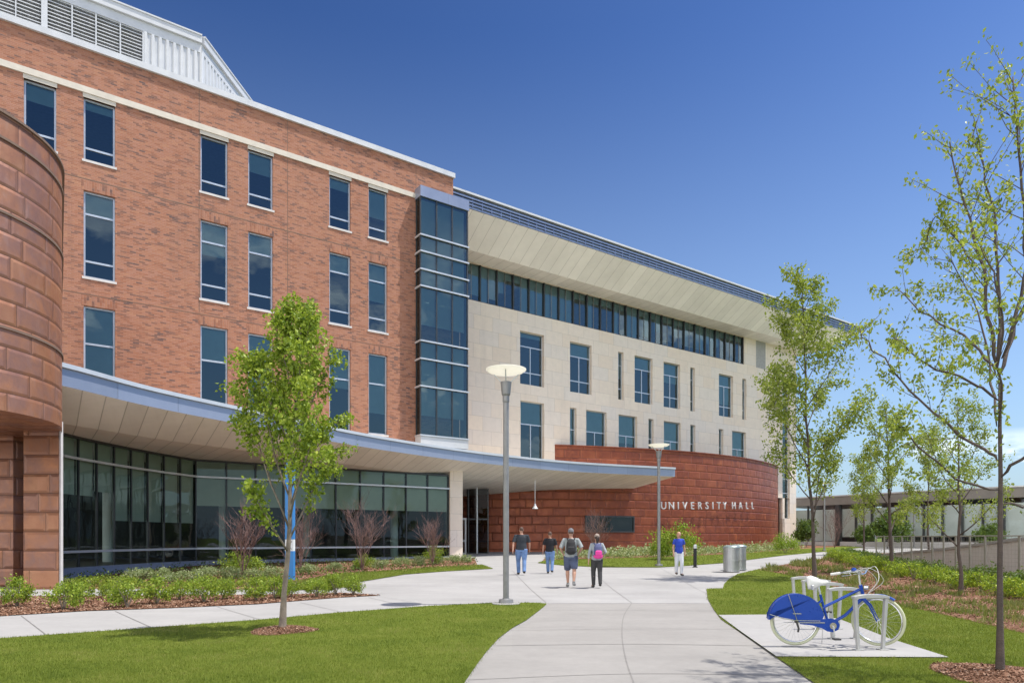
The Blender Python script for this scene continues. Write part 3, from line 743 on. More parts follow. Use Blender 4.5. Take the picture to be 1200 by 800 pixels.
# UNIVERSITY HALL in stand-off metal letters
sign = empty('lettering', tuple(wall_pt(820)[0]), parent=hall); sign.location = Vector(tuple(wall_pt(820)[0])) - wloc(hall)
txt = 'UNIVERSITYHALL'; pxs = [774.8, 783.9, 791.8, 799.5, 808.2, 816.8, 825, 831.8, 838.6, 845.6, 856.2, 864, 871.5, 878]
for ch, px in zip(txt, pxs):
    P, T, N = wall_pt(px); sc = P.y / 800
    zc = EYE + (HZ - 592.2) * sc
    cu = bpy.data.curves.new('letter', 'FONT'); cu.body = ch; cu.size = 0.80; cu.extrude = .04; cu.align_x = 'CENTER'; cu.offset = 0.0
    tmp = bpy.data.objects.new('tmp', cu); C.objects.link(tmp)
    dg = bpy.context.evaluated_depsgraph_get(); me = bpy.data.meshes.new_from_object(tmp.evaluated_get(dg)); me.name = 'letter'
    bpy.data.objects.remove(tmp)
    ys = [v.co.y for v in me.vertices]; y0, y1 = min(ys), max(ys)
    Pn = P + N * .30
    for v in me.vertices:
        x, y, z = v.co
        yy = (y - y0) / (y1 - y0) * .56 - .28
        k = 1.0
        q = Pn + T * (x * k) + N * z + Vector((0, 0, zc + yy)); v.co = q - wloc(sign)
    me.materials.clear(); me.materials.append(M['white_metal'])
    lo_ = link_mesh('letter', me, sign)

# ---- porch doors
mb = MB()
ux0 = 20.6
yd = 46.0
x0, x1 = at(536.5, yd), at(546.5, yd)
mb.box(x0, x0 + .1, yd, yd + .08, .3, 2.85); mb.box(x1 - .1, x1, yd, yd + .08, .3, 2.85); mb.box(x0 + .1, x1 - .1, yd, yd + .08, 2.72, 2.85); mb.box(x0 + .1, x1 - .1, yd, yd + .08, 1.25, 1.4); mb.box(x0 + .1, x1 - .1, yd, yd + .08, .3, .5)
door = mb.build('door', M['light_metal'], hall)
mb = MB(); mb.face([(x0 + .1, yd + .04, .5), (x1 - .1, yd + .04, .5), (x1 - .1, yd + .04, 2.72), (x0 + .1, yd + .04, 2.72)]); mb.build('pane', M['glass_green'], door)
mb = MB(); mb.tube([(x1 - .16, yd - .05, 1.1), (x1 - .16, yd - .05, 1.7)], .015, 6); mb.build('handle', M['dark_metal'], door)
mb = MB(); x = at(559, 47.0); mb.tube([(x, 47, .3), (x, 47, 5.0)], .06, 10); mb.build('downpipe', M['light_metal'], hall)
mb = MB()
for px in (549, 572): 
    x = at(px, 47.2); mb.box(x - .04, x + .04, 47.2, 47.3, .3, 4.9)
mb.box(at(546.8, 47.25), at(572, 47.25), 47.22, 47.28, 2.75, 2.85)
p = mb.build('porch_screen', M['dark_metal'], hall)
mb = MB(); mb.face([(at(546.8, 47.25), 47.25, .3), (at(572, 47.25), 47.25, .3), (at(572, 47.25), 47.25, 4.9), (at(546.8, 47.25), 47.25, 4.9)]); mb.build('pane', M['glass_dark'], p)
# ------------------------------------------------------------------ ground
def struct(name, o): o.name = name; return tag(o, kind='structure')
def patch(name, m, pts, dz, wpts=None):
    bm = bmesh.new()
    P = wpts or [G(*p) for p in pts]
    vs = [bm.verts.new((x, y, 0)) for x, y in P]
    f = bm.faces.new(vs); bmesh.ops.triangulate(bm, faces=[f])
    for yy in (20.0, 75.0):
        bmesh.ops.bisect_plane(bm, geom=bm.verts[:] + bm.edges[:] + bm.faces[:], plane_co=(0, yy, 0), plane_no=(0, 1, 0))
    for v in bm.verts: v.co.z = zg(v.co.y) + dz
    bmesh.ops.recalc_face_normals(bm, faces=bm.faces)
    for f in bm.faces:
        if f.normal.z < 0: f.normal_flip()
    me = bpy.data.meshes.new(name); bm.to_mesh(me); bm.free(); me.materials.append(m)
    return tag(link_mesh(name, me), kind='structure'), P
def smooth_poly(pts, n=5): return [(p.x, p.y) for p in catmull([(a, b, 0) for a, b in pts], n)]

patch('ground', M['lawn_soil'], None, -0.02, [(-900, -300), (900, -300), (900, 20), (900, 75), (900, 1500), (-900, 1500), (-900, 75), (-900, 20)])
patch('plaza_paving', M['concrete'], None, 0.004, [(-70, -90), (70, -90), (70, 3), (26, 3), (26, 20), (30, 40), (60, 75), (60, 90), (-70, 90)])  # extended unseen behind the camera, added there to bounce light onto the facade
L1 = [(-120, 757), (0, 748.7), (150, 738), (300, 727), (400, 718), (500, 710.5), (582, 706.5), (628, 706.6), (641, 707.6), (634, 714), (617, 727), (600, 736.5), (585, 748), (572, 762), (560, 778), (545, 800), (525, 840), (505, 900), (470, 1000), (-900, 1000)]
lawn1, LP1 = patch('front_lawn', M['lawn_soil'], L1, 0.02)
MU1 = [(-120, 728), (0, 722), (100, 716), (200, 712.5), (300, 708), (400, 700), (446, 697.6), (400, 695), (300, 697.3), (200, 697.5), (100, 698.5), (0, 699), (-120, 701)]
mul1, MP1 = patch('mulch_bed', M['mulch'], MU1, 0.018)
MU2 = [(-120, 686), (60, 688), (80, 689.5), (220, 690), (320, 691.2), (342, 686), (396, 673), (460, 669.5), (560, 663), (556, 654), (520, 652.5), (230, 662.5), (75, 679), (20, 679)]
mul2, MP2 = patch('mulch_bed', M['mulch'], MU2, 0.016)
L2 = [(322, 692), (380, 691), (405, 687.5), (424, 681.5), (475, 673), (520, 669.5), (578, 666.2), (565, 661.5), (500, 664.5), (460, 668), (396, 671.5), (346, 681)]
lawn2, LP2 = patch('entrance_lawn', M['lawn_soil'], L2, 0.022)
L3 = [(630, 659.5), (660, 662.5), (707, 664.6), (770, 664.8), (800, 663.2), (847, 659.7), (920, 650.5), (990, 644), (1012, 641), (990, 640), (916, 644.5), (870, 648.5), (780, 652.5), (700, 654.5), (640, 656)]
lawn3, LP3 = patch('back_lawn', M['lawn_soil'], L3, 0.022)
MU3 = [(636, 656.5), (700, 655), (780, 653), (870, 649), (916, 645), (1000, 640), (985, 637.8), (916, 639), (870, 643.5), (740, 647), (640, 652)]
mul3, MP3 = patch('mulch_bed', M['mulch'], MU3, 0.014)
L4 = [(890, 666.5), (865, 672.5), (855, 678), (849, 684), (847, 689.6), (828, 690), (829.5, 702), (836, 714), (845, 726), (870, 743), (910, 771), (955, 802), (1020, 850), (1150, 960), (2200, 960), (1500, 800), (1200, 742), (1105, 720), (1042, 705), (985, 690), (950, 677.5), (900, 669)]
lawn4, LP4 = patch('side_lawn', M['lawn_soil'], L4, 0.02)
MU4 = [(889, 667), (900, 669.5), (950, 678.5), (985, 691), (1042, 706), (1105, 721), (1200, 743), (1500, 800), (1700, 850), (1800, 830), (1560, 760), (1330, 695), (1250, 668), (1130, 655), (1045, 648), (1003, 647.5), (960, 655), (927, 660)]
mul4, MP4 = patch('mulch_bed', M['mulch'], MU4, 0.025)
PAD = [(842, 722), (868, 741.5), (910, 771.5), (1112, 772.5), (1042, 750), (1010, 737), (985, 727.5), (958, 721)]
pad, _ = patch('bike_pad', M['concrete'], PAD, 0.034)
PF = [(642.5, 707), (834, 707), (838, 715), (847, 727), (868, 741.5), (905, 768), (955, 803), (1010, 845), (470, 845), (545, 801), (560, 779), (572, 763), (585, 749), (600, 737.5), (617, 728), (634, 715)]
patch('footpath', M['concrete_path'], PF, 0.008)
# sawn joints in the paving
jt = MB()
def joint(pts, wd=.014, n=6, px=True):
    P = [G(*p) for p in pts] if px else pts
    if len(P) > 2: P = smooth_poly(P, n)
    for (x0, y0), (x1, y1) in zip(P[:-1], P[1:]):
        k = max(1, int(math.hypot(x1 - x0, y1 - y0) / 2))
        for i in range(k):
            ax, ay, bx, by = x0 + (x1 - x0) * i / k, y0 + (y1 - y0) * i / k, x0 + (x1 - x0) * (i + 1) / k, y0 + (y1 - y0) * (i + 1) / k
            t = Vector((bx - ax, by - ay)).normalized(); nx, ny = -t.y * wd / 2, t.x * wd / 2
            q = [(ax - nx, ay - ny), (bx - nx, by - ny), (bx + nx, by + ny), (ax + nx, ay + ny)]
            jt.face([(x, y, zg(y) + .011) for x, y in q])
joint([(740, 707), (731, 722), (729, 745), (734, 775), (748, 815)], .016)
joint([(642, 706.8), (740, 706.6), (834, 706.8)], .03)
joint([(634, 715.5), (735, 715), (838, 716)]); joint([(598, 739), (730, 737), (862, 737.5)], .012); joint([(578, 757), (732, 755), (890, 757)], .02); joint([(548, 797), (740, 790), (940, 792)], .016)
for a, b in (((25, 721.5), (55, 744.5)), ((135, 716), (178, 735.5)), ((255, 711), (305, 726)), ((352, 706), (402, 717.5)), ((432, 700), (482, 711.5))): joint([a, b], .014)
for a, b in (((425, 696), (560, 690)), ((480, 700), (835, 694)), ((500, 680), (850, 682)), ((560, 672), (860, 672)), ((640, 706), (600, 668)), ((740, 706), (690, 666)), ((838, 700), (775, 666)), ((880, 662), (905, 666)), ((915, 654), (945, 657)), ((500, 708), (440, 698))): joint([a, b], .010)
plain('joint_grey', (.20, .19, .18), .9)
jt.build('paving_joint', M['joint_grey']); bpy.data.objects['paving_joint']['kind'] = 'structure'
# pale edge band on the front path
def disc(name, m, px, py, r, dz, seed):
    x, y = G(px, py); q = random.Random(seed); n = 40
    P = [(x + r * (1 + .12 * math.sin(3 * a + seed) + q.uniform(-.05, .05)) * math.cos(a), y + r * (1 + .12 * math.sin(3 * a + seed) + q.uniform(-.05, .05)) * math.sin(a)) for a in [2 * math.pi * i / n for i in range(n)]]
    mb = MB()
    for i in range(n):
        a, b = P[i], P[(i + 1) % n]; ia = ((a[0] + x) / 2, (a[1] + y) / 2); ib = ((b[0] + x) / 2, (b[1] + y) / 2)
        g0 = zg(y)
        mb.face([(*a, g0 + dz - .0), (*b, g0 + dz), (*ib, g0 + dz + .045), (*ia, g0 + dz + .045)]); mb.face([(*ia, g0 + dz + .045), (*ib, g0 + dz + .045), (x, y, g0 + dz + .06)])
    o = mb.build(name, m); tag(o, kind='structure'); return P
MR1 = disc('mulch_ring', M['mulch'], 331, 740, .50, .022, 1)
MR4 = disc('mulch_ring', M['mulch'], 1172, 793, .66, .022, 2)

# ------------------------------------------------------------------ scattered blades, chips, leaves (numpy)
NR = np.random.default_rng(11)
def inside(P, xs, ys):
    P = np.array(P); n = len(P); c = np.zeros(len(xs), bool); j = n - 1
    for i in range(n):
        xi, yi, xj, yj = P[i][0], P[i][1], P[j][0], P[j][1]
        m = ((yi > ys) != (yj > ys)) & (xs < (xj - xi) * (ys - yi) / (yj - yi + 1e-12) + xi)
        c ^= m; j = i
    return c
def mesh_np(name, co, nper, m, tint, faces_per=None, quads=True):
    """co (N,k,3): N polygons of k verts"""
    N, k = co.shape[:2]
    me = bpy.data.meshes.new(name)
    me.vertices.add(N * k); me.vertices.foreach_set('co', co.astype(np.float32).ravel())
    me.loops.add(N * k); me.loops.foreach_set('vertex_index', np.arange(N * k, dtype=np.int32))
    me.polygons.add(N); me.polygons.foreach_set('loop_start', np.arange(0, N * k, k, dtype=np.int32)); me.polygons.foreach_set('loop_total', np.full(N, k, dtype=np.int32))
    at_ = me.attributes.new('tint', 'FLOAT', 'FACE'); at_.data.foreach_set('value', tint.astype(np.float32))
    me.materials.append(m); me.update(calc_edges=True)
    return me
def zgn(y): return 0.016 * (np.clip(y, 20, 75) - 20)
def scatter_pts(P, n, holes=(), dens=None):
    P_ = np.array(P); x0, y0 = P_.min(0); x1, y1 = P_.max(0)
    x0, x1 = max(x0, -16), min(x1, 24); y0 = max(y0, 5.2); y1 = min(y1, 75)
    xs, ys = [], []
    got = 0
    while got < n:
        u = NR.random(n * 2)
        y = 1 / (1 / y0 + (1 / y1 - 1 / y0) * u) if y1 / y0 > 1.5 else y0 + (y1 - y0) * u   # denser near the camera
        x = NR.uniform(x0, x1, n * 2)
        m = inside(P, x, y) & (np.abs(x / y) < .95)
        for h in holes: m &= ~inside(h, x, y)
        xs.append(x[m]); ys.append(y[m]); got += m.sum()
        if m.sum() == 0: break
    return np.concatenate(xs)[:n], np.concatenate(ys)[:n]
def blades(name, P, n, h, wd, m, dz, holes=(), kind='stuff', label='short mown grass', lean=.5):
    x, y = scatter_pts(P, n, holes); n = len(x)
    x = x + NR.normal(0, .022, n); y = y + NR.normal(0, .03, n)
    a = NR.uniform(0, 2 * np.pi, n); far = np.clip(y / 8, 1, 6)
    hh = h * NR.uniform(.5, 1.15, n); w = wd * far ** .9
    dx, dy = np.cos(a) * w / 2, np.sin(a) * w / 2
    b = NR.uniform(0, 2 * np.pi, n); le = hh * NR.uniform(.1, lean, n)
    z = zgn(y) + dz
    co = np.zeros((n, 3, 3))
    co[:, 0] = np.stack([x - dx, y - dy, z], 1); co[:, 1] = np.stack([x + dx, y + dy, z], 1)
    co[:, 2] = np.stack([x + np.cos(b) * le, y + np.sin(b) * le, z + hh], 1)
    o = link_mesh(name, mesh_np(name, co, 1, m, NR.random(n)))
    return tag(o, label, 'grass', kind=kind)
PADW = [G(*p) for p in PAD]
blades('lawn_grass', LP1, 150000, .034, .0055, M['grass'], .018, [MR1], label='mown green grass of the front lawn at lower left')
blades('lawn_grass', LP4, 110000, .036, .006, M['grass'], .018, [MR4, PADW], label='mown green grass of the lawn around the bicycle stands')
blades('lawn_grass', LP2, 16000, .035, .008, M['grass'], .02, label='mown grass strip in front of the entrance glazing')
blades('lawn_grass', LP3, 16000, .04, .008, M['grass'], .02, label='mown grass strip in front of the copper wall')
def chips(name, P, n, s, m, dz, label, dome=None, holes=()):
    x, y = scatter_pts(P, n, holes); n = len(x)
    z = zgn(y) + dz + NR.uniform(0, .012, n)
    if dome:
        cx_, cy_, r_, hgt = dome; d = np.hypot(x - cx_, y - cy_) / r_; z += np.where(d < .5, hgt * (.75 + .25 * (1 - 2 * d)), hgt * .75 * (1 - (d - .5) * 2).clip(0, 1))
    a = NR.uniform(0, 2 * np.pi, n); L = s * NR.uniform(.5, 1.4, n) * np.clip(y / 11, 1, 2.2); wv = L * NR.uniform(.25, .6, n)
    t1 = NR.normal(0, .35, n); t2 = NR.normal(0, .35, n)
    ux, uy = np.cos(a), np.sin(a); co = np.zeros((n, 4, 3))
    for k, (p, q) in enumerate(((-1, -1), (1, -1), (1, 1), (-1, 1))):
        co[:, k] = np.stack([x + p * ux * L / 2 - q * uy * wv / 2, y + p * uy * L / 2 + q * ux * wv / 2, z + p * t1 * L / 2 + q * t2 * wv / 2], 1)
    o = link_mesh(name, mesh_np(name, co, 1, m, NR.random(n)))
    return tag(o, label, 'mulch', kind='stuff')
chips('mulch_chips', MP1, 30000, .028, M['mulch_chip'], .02, 'brown bark mulch in the long bed along the left walkway')
chips('mulch_chips', MP2, 14000, .028, M['mulch_chip'], .02, 'brown bark mulch in the planting bed under the curved glazing')
chips('mulch_chips', MP4, 34000, .028, M['mulch_chip'], .028, 'reddish bark mulch on the bank between side lawn and hedge')
x_, y_ = G(331, 740); chips('mulch_chips', MR1, 4500, .02, M['mulch_chip'], .025, 'bark mulch heaped around the trunk of the left tree', (x_, y_, .5, .06))
x_, y_ = G(1172, 793); chips('mulch_chips', MR4, 9000, .022, M['mulch_chip'], .025, 'bark mulch heaped around the trunk of the nearest right tree', (x_, y_, .66, .06))

def leaf_mesh(name, pts, size, m, seed=0, droop=.3, asp=.55, up=None, shade=None):
    """pts (N,3) leaf positions; each leaf a folded diamond of two triangles -> one quad bent along its midrib"""
    q = np.random.default_rng(seed); n = len(pts)
    d = q.normal(0, 1, (n, 3)); d[:, 2] -= droop * 2; d /= np.linalg.norm(d, axis=1)[:, None]
    r = q.normal(0, 1, (n, 3)); r[:, 2] *= .45; s = np.cross(d, r); s /= np.linalg.norm(s, axis=1)[:, None] + 1e-9
    nn = np.cross(d, s)
    L = size * q.uniform(.6, 1.25, n)[:, None]; w = L * asp / 2; fold = w * .35
    a = pts; t = pts + d * L; l = pts + d * L * .45 + s * w + nn * fold; rr = pts + d * L * .45 - s * w + nn * fold
    co = np.zeros((n * 2, 3, 3)); co[0::2, 0] = a; co[0::2, 1] = l; co[0::2, 2] = t; co[1::2, 0] = a; co[1::2, 1] = t; co[1::2, 2] = rr
    tint = np.clip(q.normal(.52, .22, n), 0, 1)
    return mesh_np(name, co, 1, m, np.repeat(tint, 2))

def grow(pos, d, L, r, q, segs=5, up=.15, wob=.12):
    pts = [Vector(pos)]; d = Vector(d).normalized(); rr = [r]
    for i in range(segs):
        d = (d + Vector((q.gauss(0, wob), q.gauss(0, wob), q.gauss(0, wob) + up))).normalized()
        pts.append(pts[-1] + d * L / segs); rr.append(max(.0025, r * (1 - .82 * (i + 1) / segs)))
    return pts, rr
def lerp_pts(pts, t):
    f = t * (len(pts) - 1); i = min(int(f), len(pts) - 2); return pts[i].lerp(pts[i + 1], f - i), (pts[i + 1] - pts[i]).normalized()
def tree(label, loc, H, cb, prof, seed, r0=.05, nprim=16, leaf=.07, nleaf=5000, lm='leaf_pear', bark='bark', ang=35, lean=(0, 0), sub=5, clump=.10, limbs=None, top=.97, group=None, asp=.55, droop=.3, cut=None):
    q = random.Random(seed); root = thing('broadleaf_tree', label, 'tree', (loc[0], loc[1], loc[2]), group=group)
    wood = MB(); tips = []
    wb = .003 if limbs else .018
    tr = [Vector((lean[0] * t + q.gauss(0, wb) * (t > 0) * H / 5, lean[1] * t + q.gauss(0, wb) * (t > 0) * H / 5, t * H * top)) for t in [k / 9 for k in range(10)]]
    if cut: tr = [p for p in tr if p.z <= cut * H + .3]
    rads = [max(.006, r0 * (1 - .88 * p.z / H)) for p in tr]; rads[0] = r0 * 1.35
    wood.tube([Vector((0, 0, -.05))] + tr, [r0 * 1.6] + rads, 10)
    prim = []
    if limbs:
        for (base_z, pl, rr) in limbs:
            P = [p.copy() for p in pl]
            sm = catmull(P, 4); rads = [rr * (1 - .85 * i / (len(sm) - 1)) + .003 for i in range(len(sm))]; rads[0] *= .35; rads[1] *= .85
            sm = [p + Vector((q.gauss(0, .012), q.gauss(0, .012), q.gauss(0, .012))) for p in sm]
            wood.tube(sm, rads, 7); prim.append((sm, rr, sum((b - a).length for a, b in zip(sm[:-1], sm[1:]))))
    az = q.uniform(0, 6)
    for k in range(nprim):
        t = (k + .5) / nprim; z = cb + (H * .93 - cb) * t ** .9
        az += 2.4 + q.uniform(-.4, .4); rr = prof((z - cb) / (H - cb)) * q.uniform(.75, 1.1)
        a = R(ang + q.uniform(-9, 9)) * (1 - .35 * t); L = rr / math.sin(max(a, .3)) * 1.05
        L = min(L, (H - z) * 1.15 + .2)
        if cut: z = min(z, cb + (cut * H - cb) * t)
        p, _ = lerp_pts(tr, min(.999, z / tr[-1].z))
        pts, rd = grow(p, (math.cos(az) * math.sin(a), math.sin(az) * math.sin(a), math.cos(a)), L, max(.008, r0 * .42 * (1 - .6 * t)), q, 6, .03, .07)
        wood.tube(pts, rd, 6); prim.append((pts, rd[0], L))
    for pts, r1, L in prim:
        ns = max(3, int(sub * L / 1.0))
        for j in range(ns):
            t = .25 + .75 * (j + q.random()) / ns
            p, dd = lerp_pts(pts, min(t, .999))
            o = Vector((q.gauss(0, 1), q.gauss(0, 1), q.gauss(0, .6))); o = (o - dd * o.dot(dd)).normalized()
            l2 = L * q.uniform(.18, .36) * (1.15 - .5 * t)
            sp, sr = grow(p, dd * .8 + o * .8, l2, max(.004, r1 * .3), q, 4, .05, .12)
            wood.tube(sp, sr, 4, False)
            for i, s_ in enumerate(sp[1:]): tips.append((s_, .5 + .5 * i / 3))
        for i in range(4): tips.append((lerp_pts(pts, q.uniform(.6, .999))[0], 1))
    for i in range(8): tips.append((lerp_pts(tr, q.uniform(.75, .999))[0], .7))
    wood.build('trunk', M[bark], root, smooth=True, world=False)
    rg = np.random.default_rng(seed); T = np.array([t[0][:] for t in tips]); w = np.array([t[1] for t in tips]); 
    w = w * rg.uniform(.15, 1.6, len(w)); idx = rg.choice(len(T), nleaf, p=w / w.sum())
    pts = T[idx] + rg.normal(0, clump, (nleaf, 3))
    me = leaf_mesh('crown', pts, leaf, M[lm], seed, droop, asp)
    link_mesh('crown', me, root)
    return root
def gz(px, py, extra=0):
    x, y = G(px, py); return (x, y, zg(y) + extra)
NAR = lambda t: max(.12, math.sin(math.pi * min(1, .18 + .82 * t)) ** .7)
tree('young upright tree with dense lime leaves in a mulch ring on the front lawn', gz(331, 740, .06), 5.12, 1.1,
     lambda t: 1.0 * max(.12, (1 - t) ** .62 * min(1, .75 + 2.2 * t)), 4, r0=.048, nprim=24, leaf=.066, nleaf=14500, ang=34, sub=6, clump=.05, lean=(.28, 0), group=None, asp=.75)
tree('slender tree with airy crown beside the path, before the right end of the hall', gz(955, 678), 10.6, 1.7,
     lambda t: 2.05 * max(.2, min(1, .7 + 1.2 * t) * (1.03 - t) ** .6), 12, r0=.066, nprim=24, leaf=.13, nleaf=12500, lm='leaf_locust', bark='bark_dark', ang=42, sub=5, clump=.10, lean=(-.5, 0), asp=.5)
tree('small thin tree with dark trunk rising out of the hedge left of the ramp fence', gz(1045, 672), 6.6, 1.3,
     lambda t: 1.35 * max(.2, (1 - t) ** .6), 23, r0=.075, nprim=15, leaf=.10, nleaf=5600, lm='leaf_locust', bark='bark_dark', ang=46, sub=5, clump=.09, lean=(-.2, 0), asp=.5)
tree('small tree with dark straight trunk in the mulch between hedge and lawn', gz(1126, 695), 5.2, 1.05,
     lambda t: 1.35 * max(.22, (1 - t) ** .6), 35, r0=.05, nprim=14, leaf=.078, nleaf=4600, lm='leaf_locust', bark='bark_dark', ang=46, sub=5, clump=.075, lean=(-.1, 0), asp=.5)
tree('slim young tree farther back beyond the ramp fence, right of the hedge tree', (at(1088, 36), 36, zg(36)), 7.0, 1.6,
     lambda t: 1.3 * max(.2, (1 - t) ** .6), 61, r0=.06, nprim=15, leaf=.12, nleaf=4200, lm='leaf_locust', bark='bark_dark', ang=42, sub=4, clump=.11, asp=.5)
tree('most distant young tree, seen between the slender tree and the glazed building', (at(1012, 44), 44, zg(44)), 6.6, 1.6,
     lambda t: 1.3 * max(.2, (1 - t) ** .6), 63, r0=.06, nprim=14, leaf=.13, nleaf=3400, lm='leaf_locust', bark='bark_dark', ang=42, sub=4, clump=.12, asp=.5)
# nearest tree at the right edge: its limbs are laid out one by one
bx, by, bz = gz(1172, 793, .05)
def L4_(*pp):  # px,py,dy
    return [Vector((at(px, by + dy) - bx, dy, zat(py, by + dy) - bz)) for px, py, dy in pp]
lim = [(0, L4_((1171, 540, 0), (1140, 520, .2), (1080, 470, .5), (1035, 420, .7), (1006, 384, .8)), .020),
       (0, L4_((1170, 470, 0), (1135, 445, -.2), (1085, 425, -.4), (1050, 395, -.5)), .016),
       (0, L4_((1169, 440, 0), (1140, 400, .3), (1090, 372, .6), (1052, 338, .8)), .018),
       (0, L4_((1170, 430, 0), (1158, 370, -.1), (1148, 300, -.2), (1130, 240, -.25), (1112, 168, -.3)), .024),
       (0, L4_((1150, 320, -.15), (1120, 280, .1), (1095, 255, .2), (1083, 292, .3)), .010),
       (0, L4_((1170, 430, 0), (1172, 360, .1), (1168, 300, .15), (1160, 230, .2), (1143, 160, .2)), .024),
       (0, L4_((1171, 440, 0), (1190, 380, .2), (1202, 310, .3), (1198, 220, .2), (1190, 150, .2), (1187, 88, .2)), .026),
       (0, L4_((1172, 420, 0), (1205, 350, -.4), (1240, 280, -.6), (1262, 200, -.6)), .022),
       (0, L4_((1172, 560, 0), (1205, 530, -.3), (1250, 500, -.5), (1290, 440, -.6)), .020),
       (0, L4_((1171, 590, 0), (1205, 592, .3), (1245, 570, .6), (1280, 540, .9)), .014),
       (0, L4_((1171, 575, 0), (1120, 560, -.2), (1075, 520, -.5), (1052, 490, -.6)), .014),
       (0, L4_((1170, 500, 0), (1160, 430, .6), (1140, 350, 1.0), (1110, 300, 1.2)), .016),
       (0, L4_((1170, 500, 0), (1175, 430, -.6), (1170, 350, -1.0), (1150, 290, -1.1)), .014)]
tree('nearest tree at the right edge, sparse lime leaves on long spreading limbs', (bx, by, bz), 4.9, 2.2, lambda t: .5, 51, r0=.034, nprim=0, leaf=.054, nleaf=7200,
     lm='leaf_locust', bark='bark_dark', limbs=[(a_, b_, c_ * .8) for a_, b_, c_ in lim], sub=6, clump=.038, cut=.66, asp=.55, droop=.5)

# ------------------------------------------------------------------ shrubs
def shrub_proto(name, seed, rx, h, nleaf, leaf, lm, stems=7, shell=.55):
    q = np.random.default_rng(seed); rr = random.Random(seed)
    root = empty(name)
    wd = MB()
    cl = []
    for i in range(stems):
        a = rr.uniform(0, 6.28); l = rr.uniform(.6, 1.0)
        tip = Vector((math.cos(a) * rx * l * .75, math.sin(a) * rx * l * .75, h * rr.uniform(.6, .95)))
        wd.tube([(0, 0, -.03), tip * .45 + Vector((0, 0, .05)), tip], [.012, .008, .003], 5, False); cl.append(tip)
    wd.build('stem', M['bark'], root, world=False)
    ncl = 26
    th = q.uniform(0, 2 * np.pi, ncl); ph = np.arccos(q.uniform(-.75, 1, ncl)); s = q.uniform(shell, .95, ncl)
    c = np.stack([np.cos(th) * np.sin(ph) * rx * s, np.sin(th) * np.sin(ph) * rx * s, h * .48 + np.cos(ph) * h * .46 * s], 1)
    idx = q.integers(0, ncl, nleaf); pts = c[idx] + q.normal(0, rx * .17, (nleaf, 3)) * np.array([1, 1, .8])
    pts[:, 2] = np.maximum(pts[:, 2], h * .1)
    link_mesh('foliage', leaf_mesh('foliage', pts, leaf, M[lm], seed, -.3, .6), root)
    return root
def place(protos, k, loc, sc, label, cat, group, rz=None, name=None):
    p = protos[k % len(protos)]
    if not p.get('used'): o = p; p['used'] = 1
    else:
        o = copy_tree(p)
    o.location = loc; s = sc if isinstance(sc, tuple) else (sc, sc, sc); o.scale = s; o.rotation_euler = (0, 0, rz if rz is not None else (k * 2.3) % 6.28)
    tag(o, label, cat, group); return o
q = random.Random(8)
front = [shrub_proto('leafy_shrub', 60 + i, .34, .52, 1500, .05, 'leaf_shrub') for i in range(4)]
sp = [(20, 711, .42, 'first from the left, at the edge of the photo'), (74, 715, .44, 'second from the left'), (95, 706, .36, 'third from the left, half behind its neighbour'), (149, 712, .40, 'fourth from the left'), (184, 708, .42, 'fifth from the left'),
      (128, 701, .25, 'lowest and darkest, tucked between the fourth shrub and the walkway'), (239, 706, .40, 'sixth from the left'), (262, 702, .33, 'small, just right of the sixth shrub'), (300, 704, .38, 'just left of the left tree trunk'), (322, 702, .34, 'directly behind the left tree trunk'),
      (371, 700, .32, 'right of the blue post, third from the right end'), (393, 697.5, .30, 'second from the right end'), (414, 697.5, .30, 'last at the right end near the plaza'), (341, 700, .30, 'in front of the foot of the blue post'), (210, 703, .30, 'low, between the fifth and sixth big shrubs')]
for i, (px, py, s_, w_) in enumerate(sp):
    x, y, z = gz(px, py); k = s_ / .34 * y / 15.5 * 1.02
    place(front, i, (x, y, z + .02), (k * q.uniform(.78, .95), k * .85, k * q.uniform(.85, 1.05) * .95), 'bright shrub in mulch strip, ' + w_, 'shrub', 'lime green shrubs in the long mulch strip')
pale = [shrub_proto('variegated_shrub', 80 + i, .5, .62, 1500, .07, 'leaf_pale') for i in range(3)]
pp = [(165, 683, 1.0), (190, 682, .95), (222, 682, .9), (245, 680, 1.0), (272, 679, .85), (296, 678, .8), (362, 673, .85), (318, 677, .8), (340, 672, .6), (392, 669, .75), (418, 667, .6), (446, 665.5, .85), (470, 664, .9), (490, 662.5, .9), (512, 661, .8), (531, 659.5, .85), (545, 659, .8), (82, 686, .5), (200, 684, .7)]
for i, (px, py, k) in enumerate(pp):
    x, y, z = gz(px, py)
    place(pale, i, (x, y, z), (k * .95, k * .85, k * .8), 'pale variegated shrub, number %s from the left in the row under the curved glazing' % ['one', 'two', 'three', 'four', 'five', 'six', 'seven', 'eight', 'nine', 'ten', 'eleven', 'twelve', 'thirteen', 'fourteen', 'fifteen', 'sixteen', 'seventeen', 'eighteen', 'nineteen'][sorted(pp).index((px, py, k))], 'shrub', 'pale shrubs under the curved glazing')
low = [shrub_proto('low_shrub', 95 + i, .42, .30, 800, .055, 'leaf_shrub') for i in range(2)]
ll = [(92, 687, .9), (112, 687, 1.0), (138, 685, .9), (146, 688, 1.0), (160, 688, .8), (310, 686, .9), (290, 687, .8), (250, 688, .8), (225, 688, .7), (268, 688, .8)]
for i, (px, py, k) in enumerate(ll):
    x, y, z = gz(px, py); place(low, i, (x, y, z), k, 'low spreading yellow-green shrub on the near edge of the bed under the curved glazing', 'shrub', 'low shrubs edging the bed under the glazing')
big = [shrub_proto('round_shrub', 101, 1.0, 1.5, 2400, .10, 'leaf_shrub', 10, .3), shrub_proto('round_shrub', 102, 1.0, 1.5, 2400, .10, 'leaf_shrub', 10, .3)]
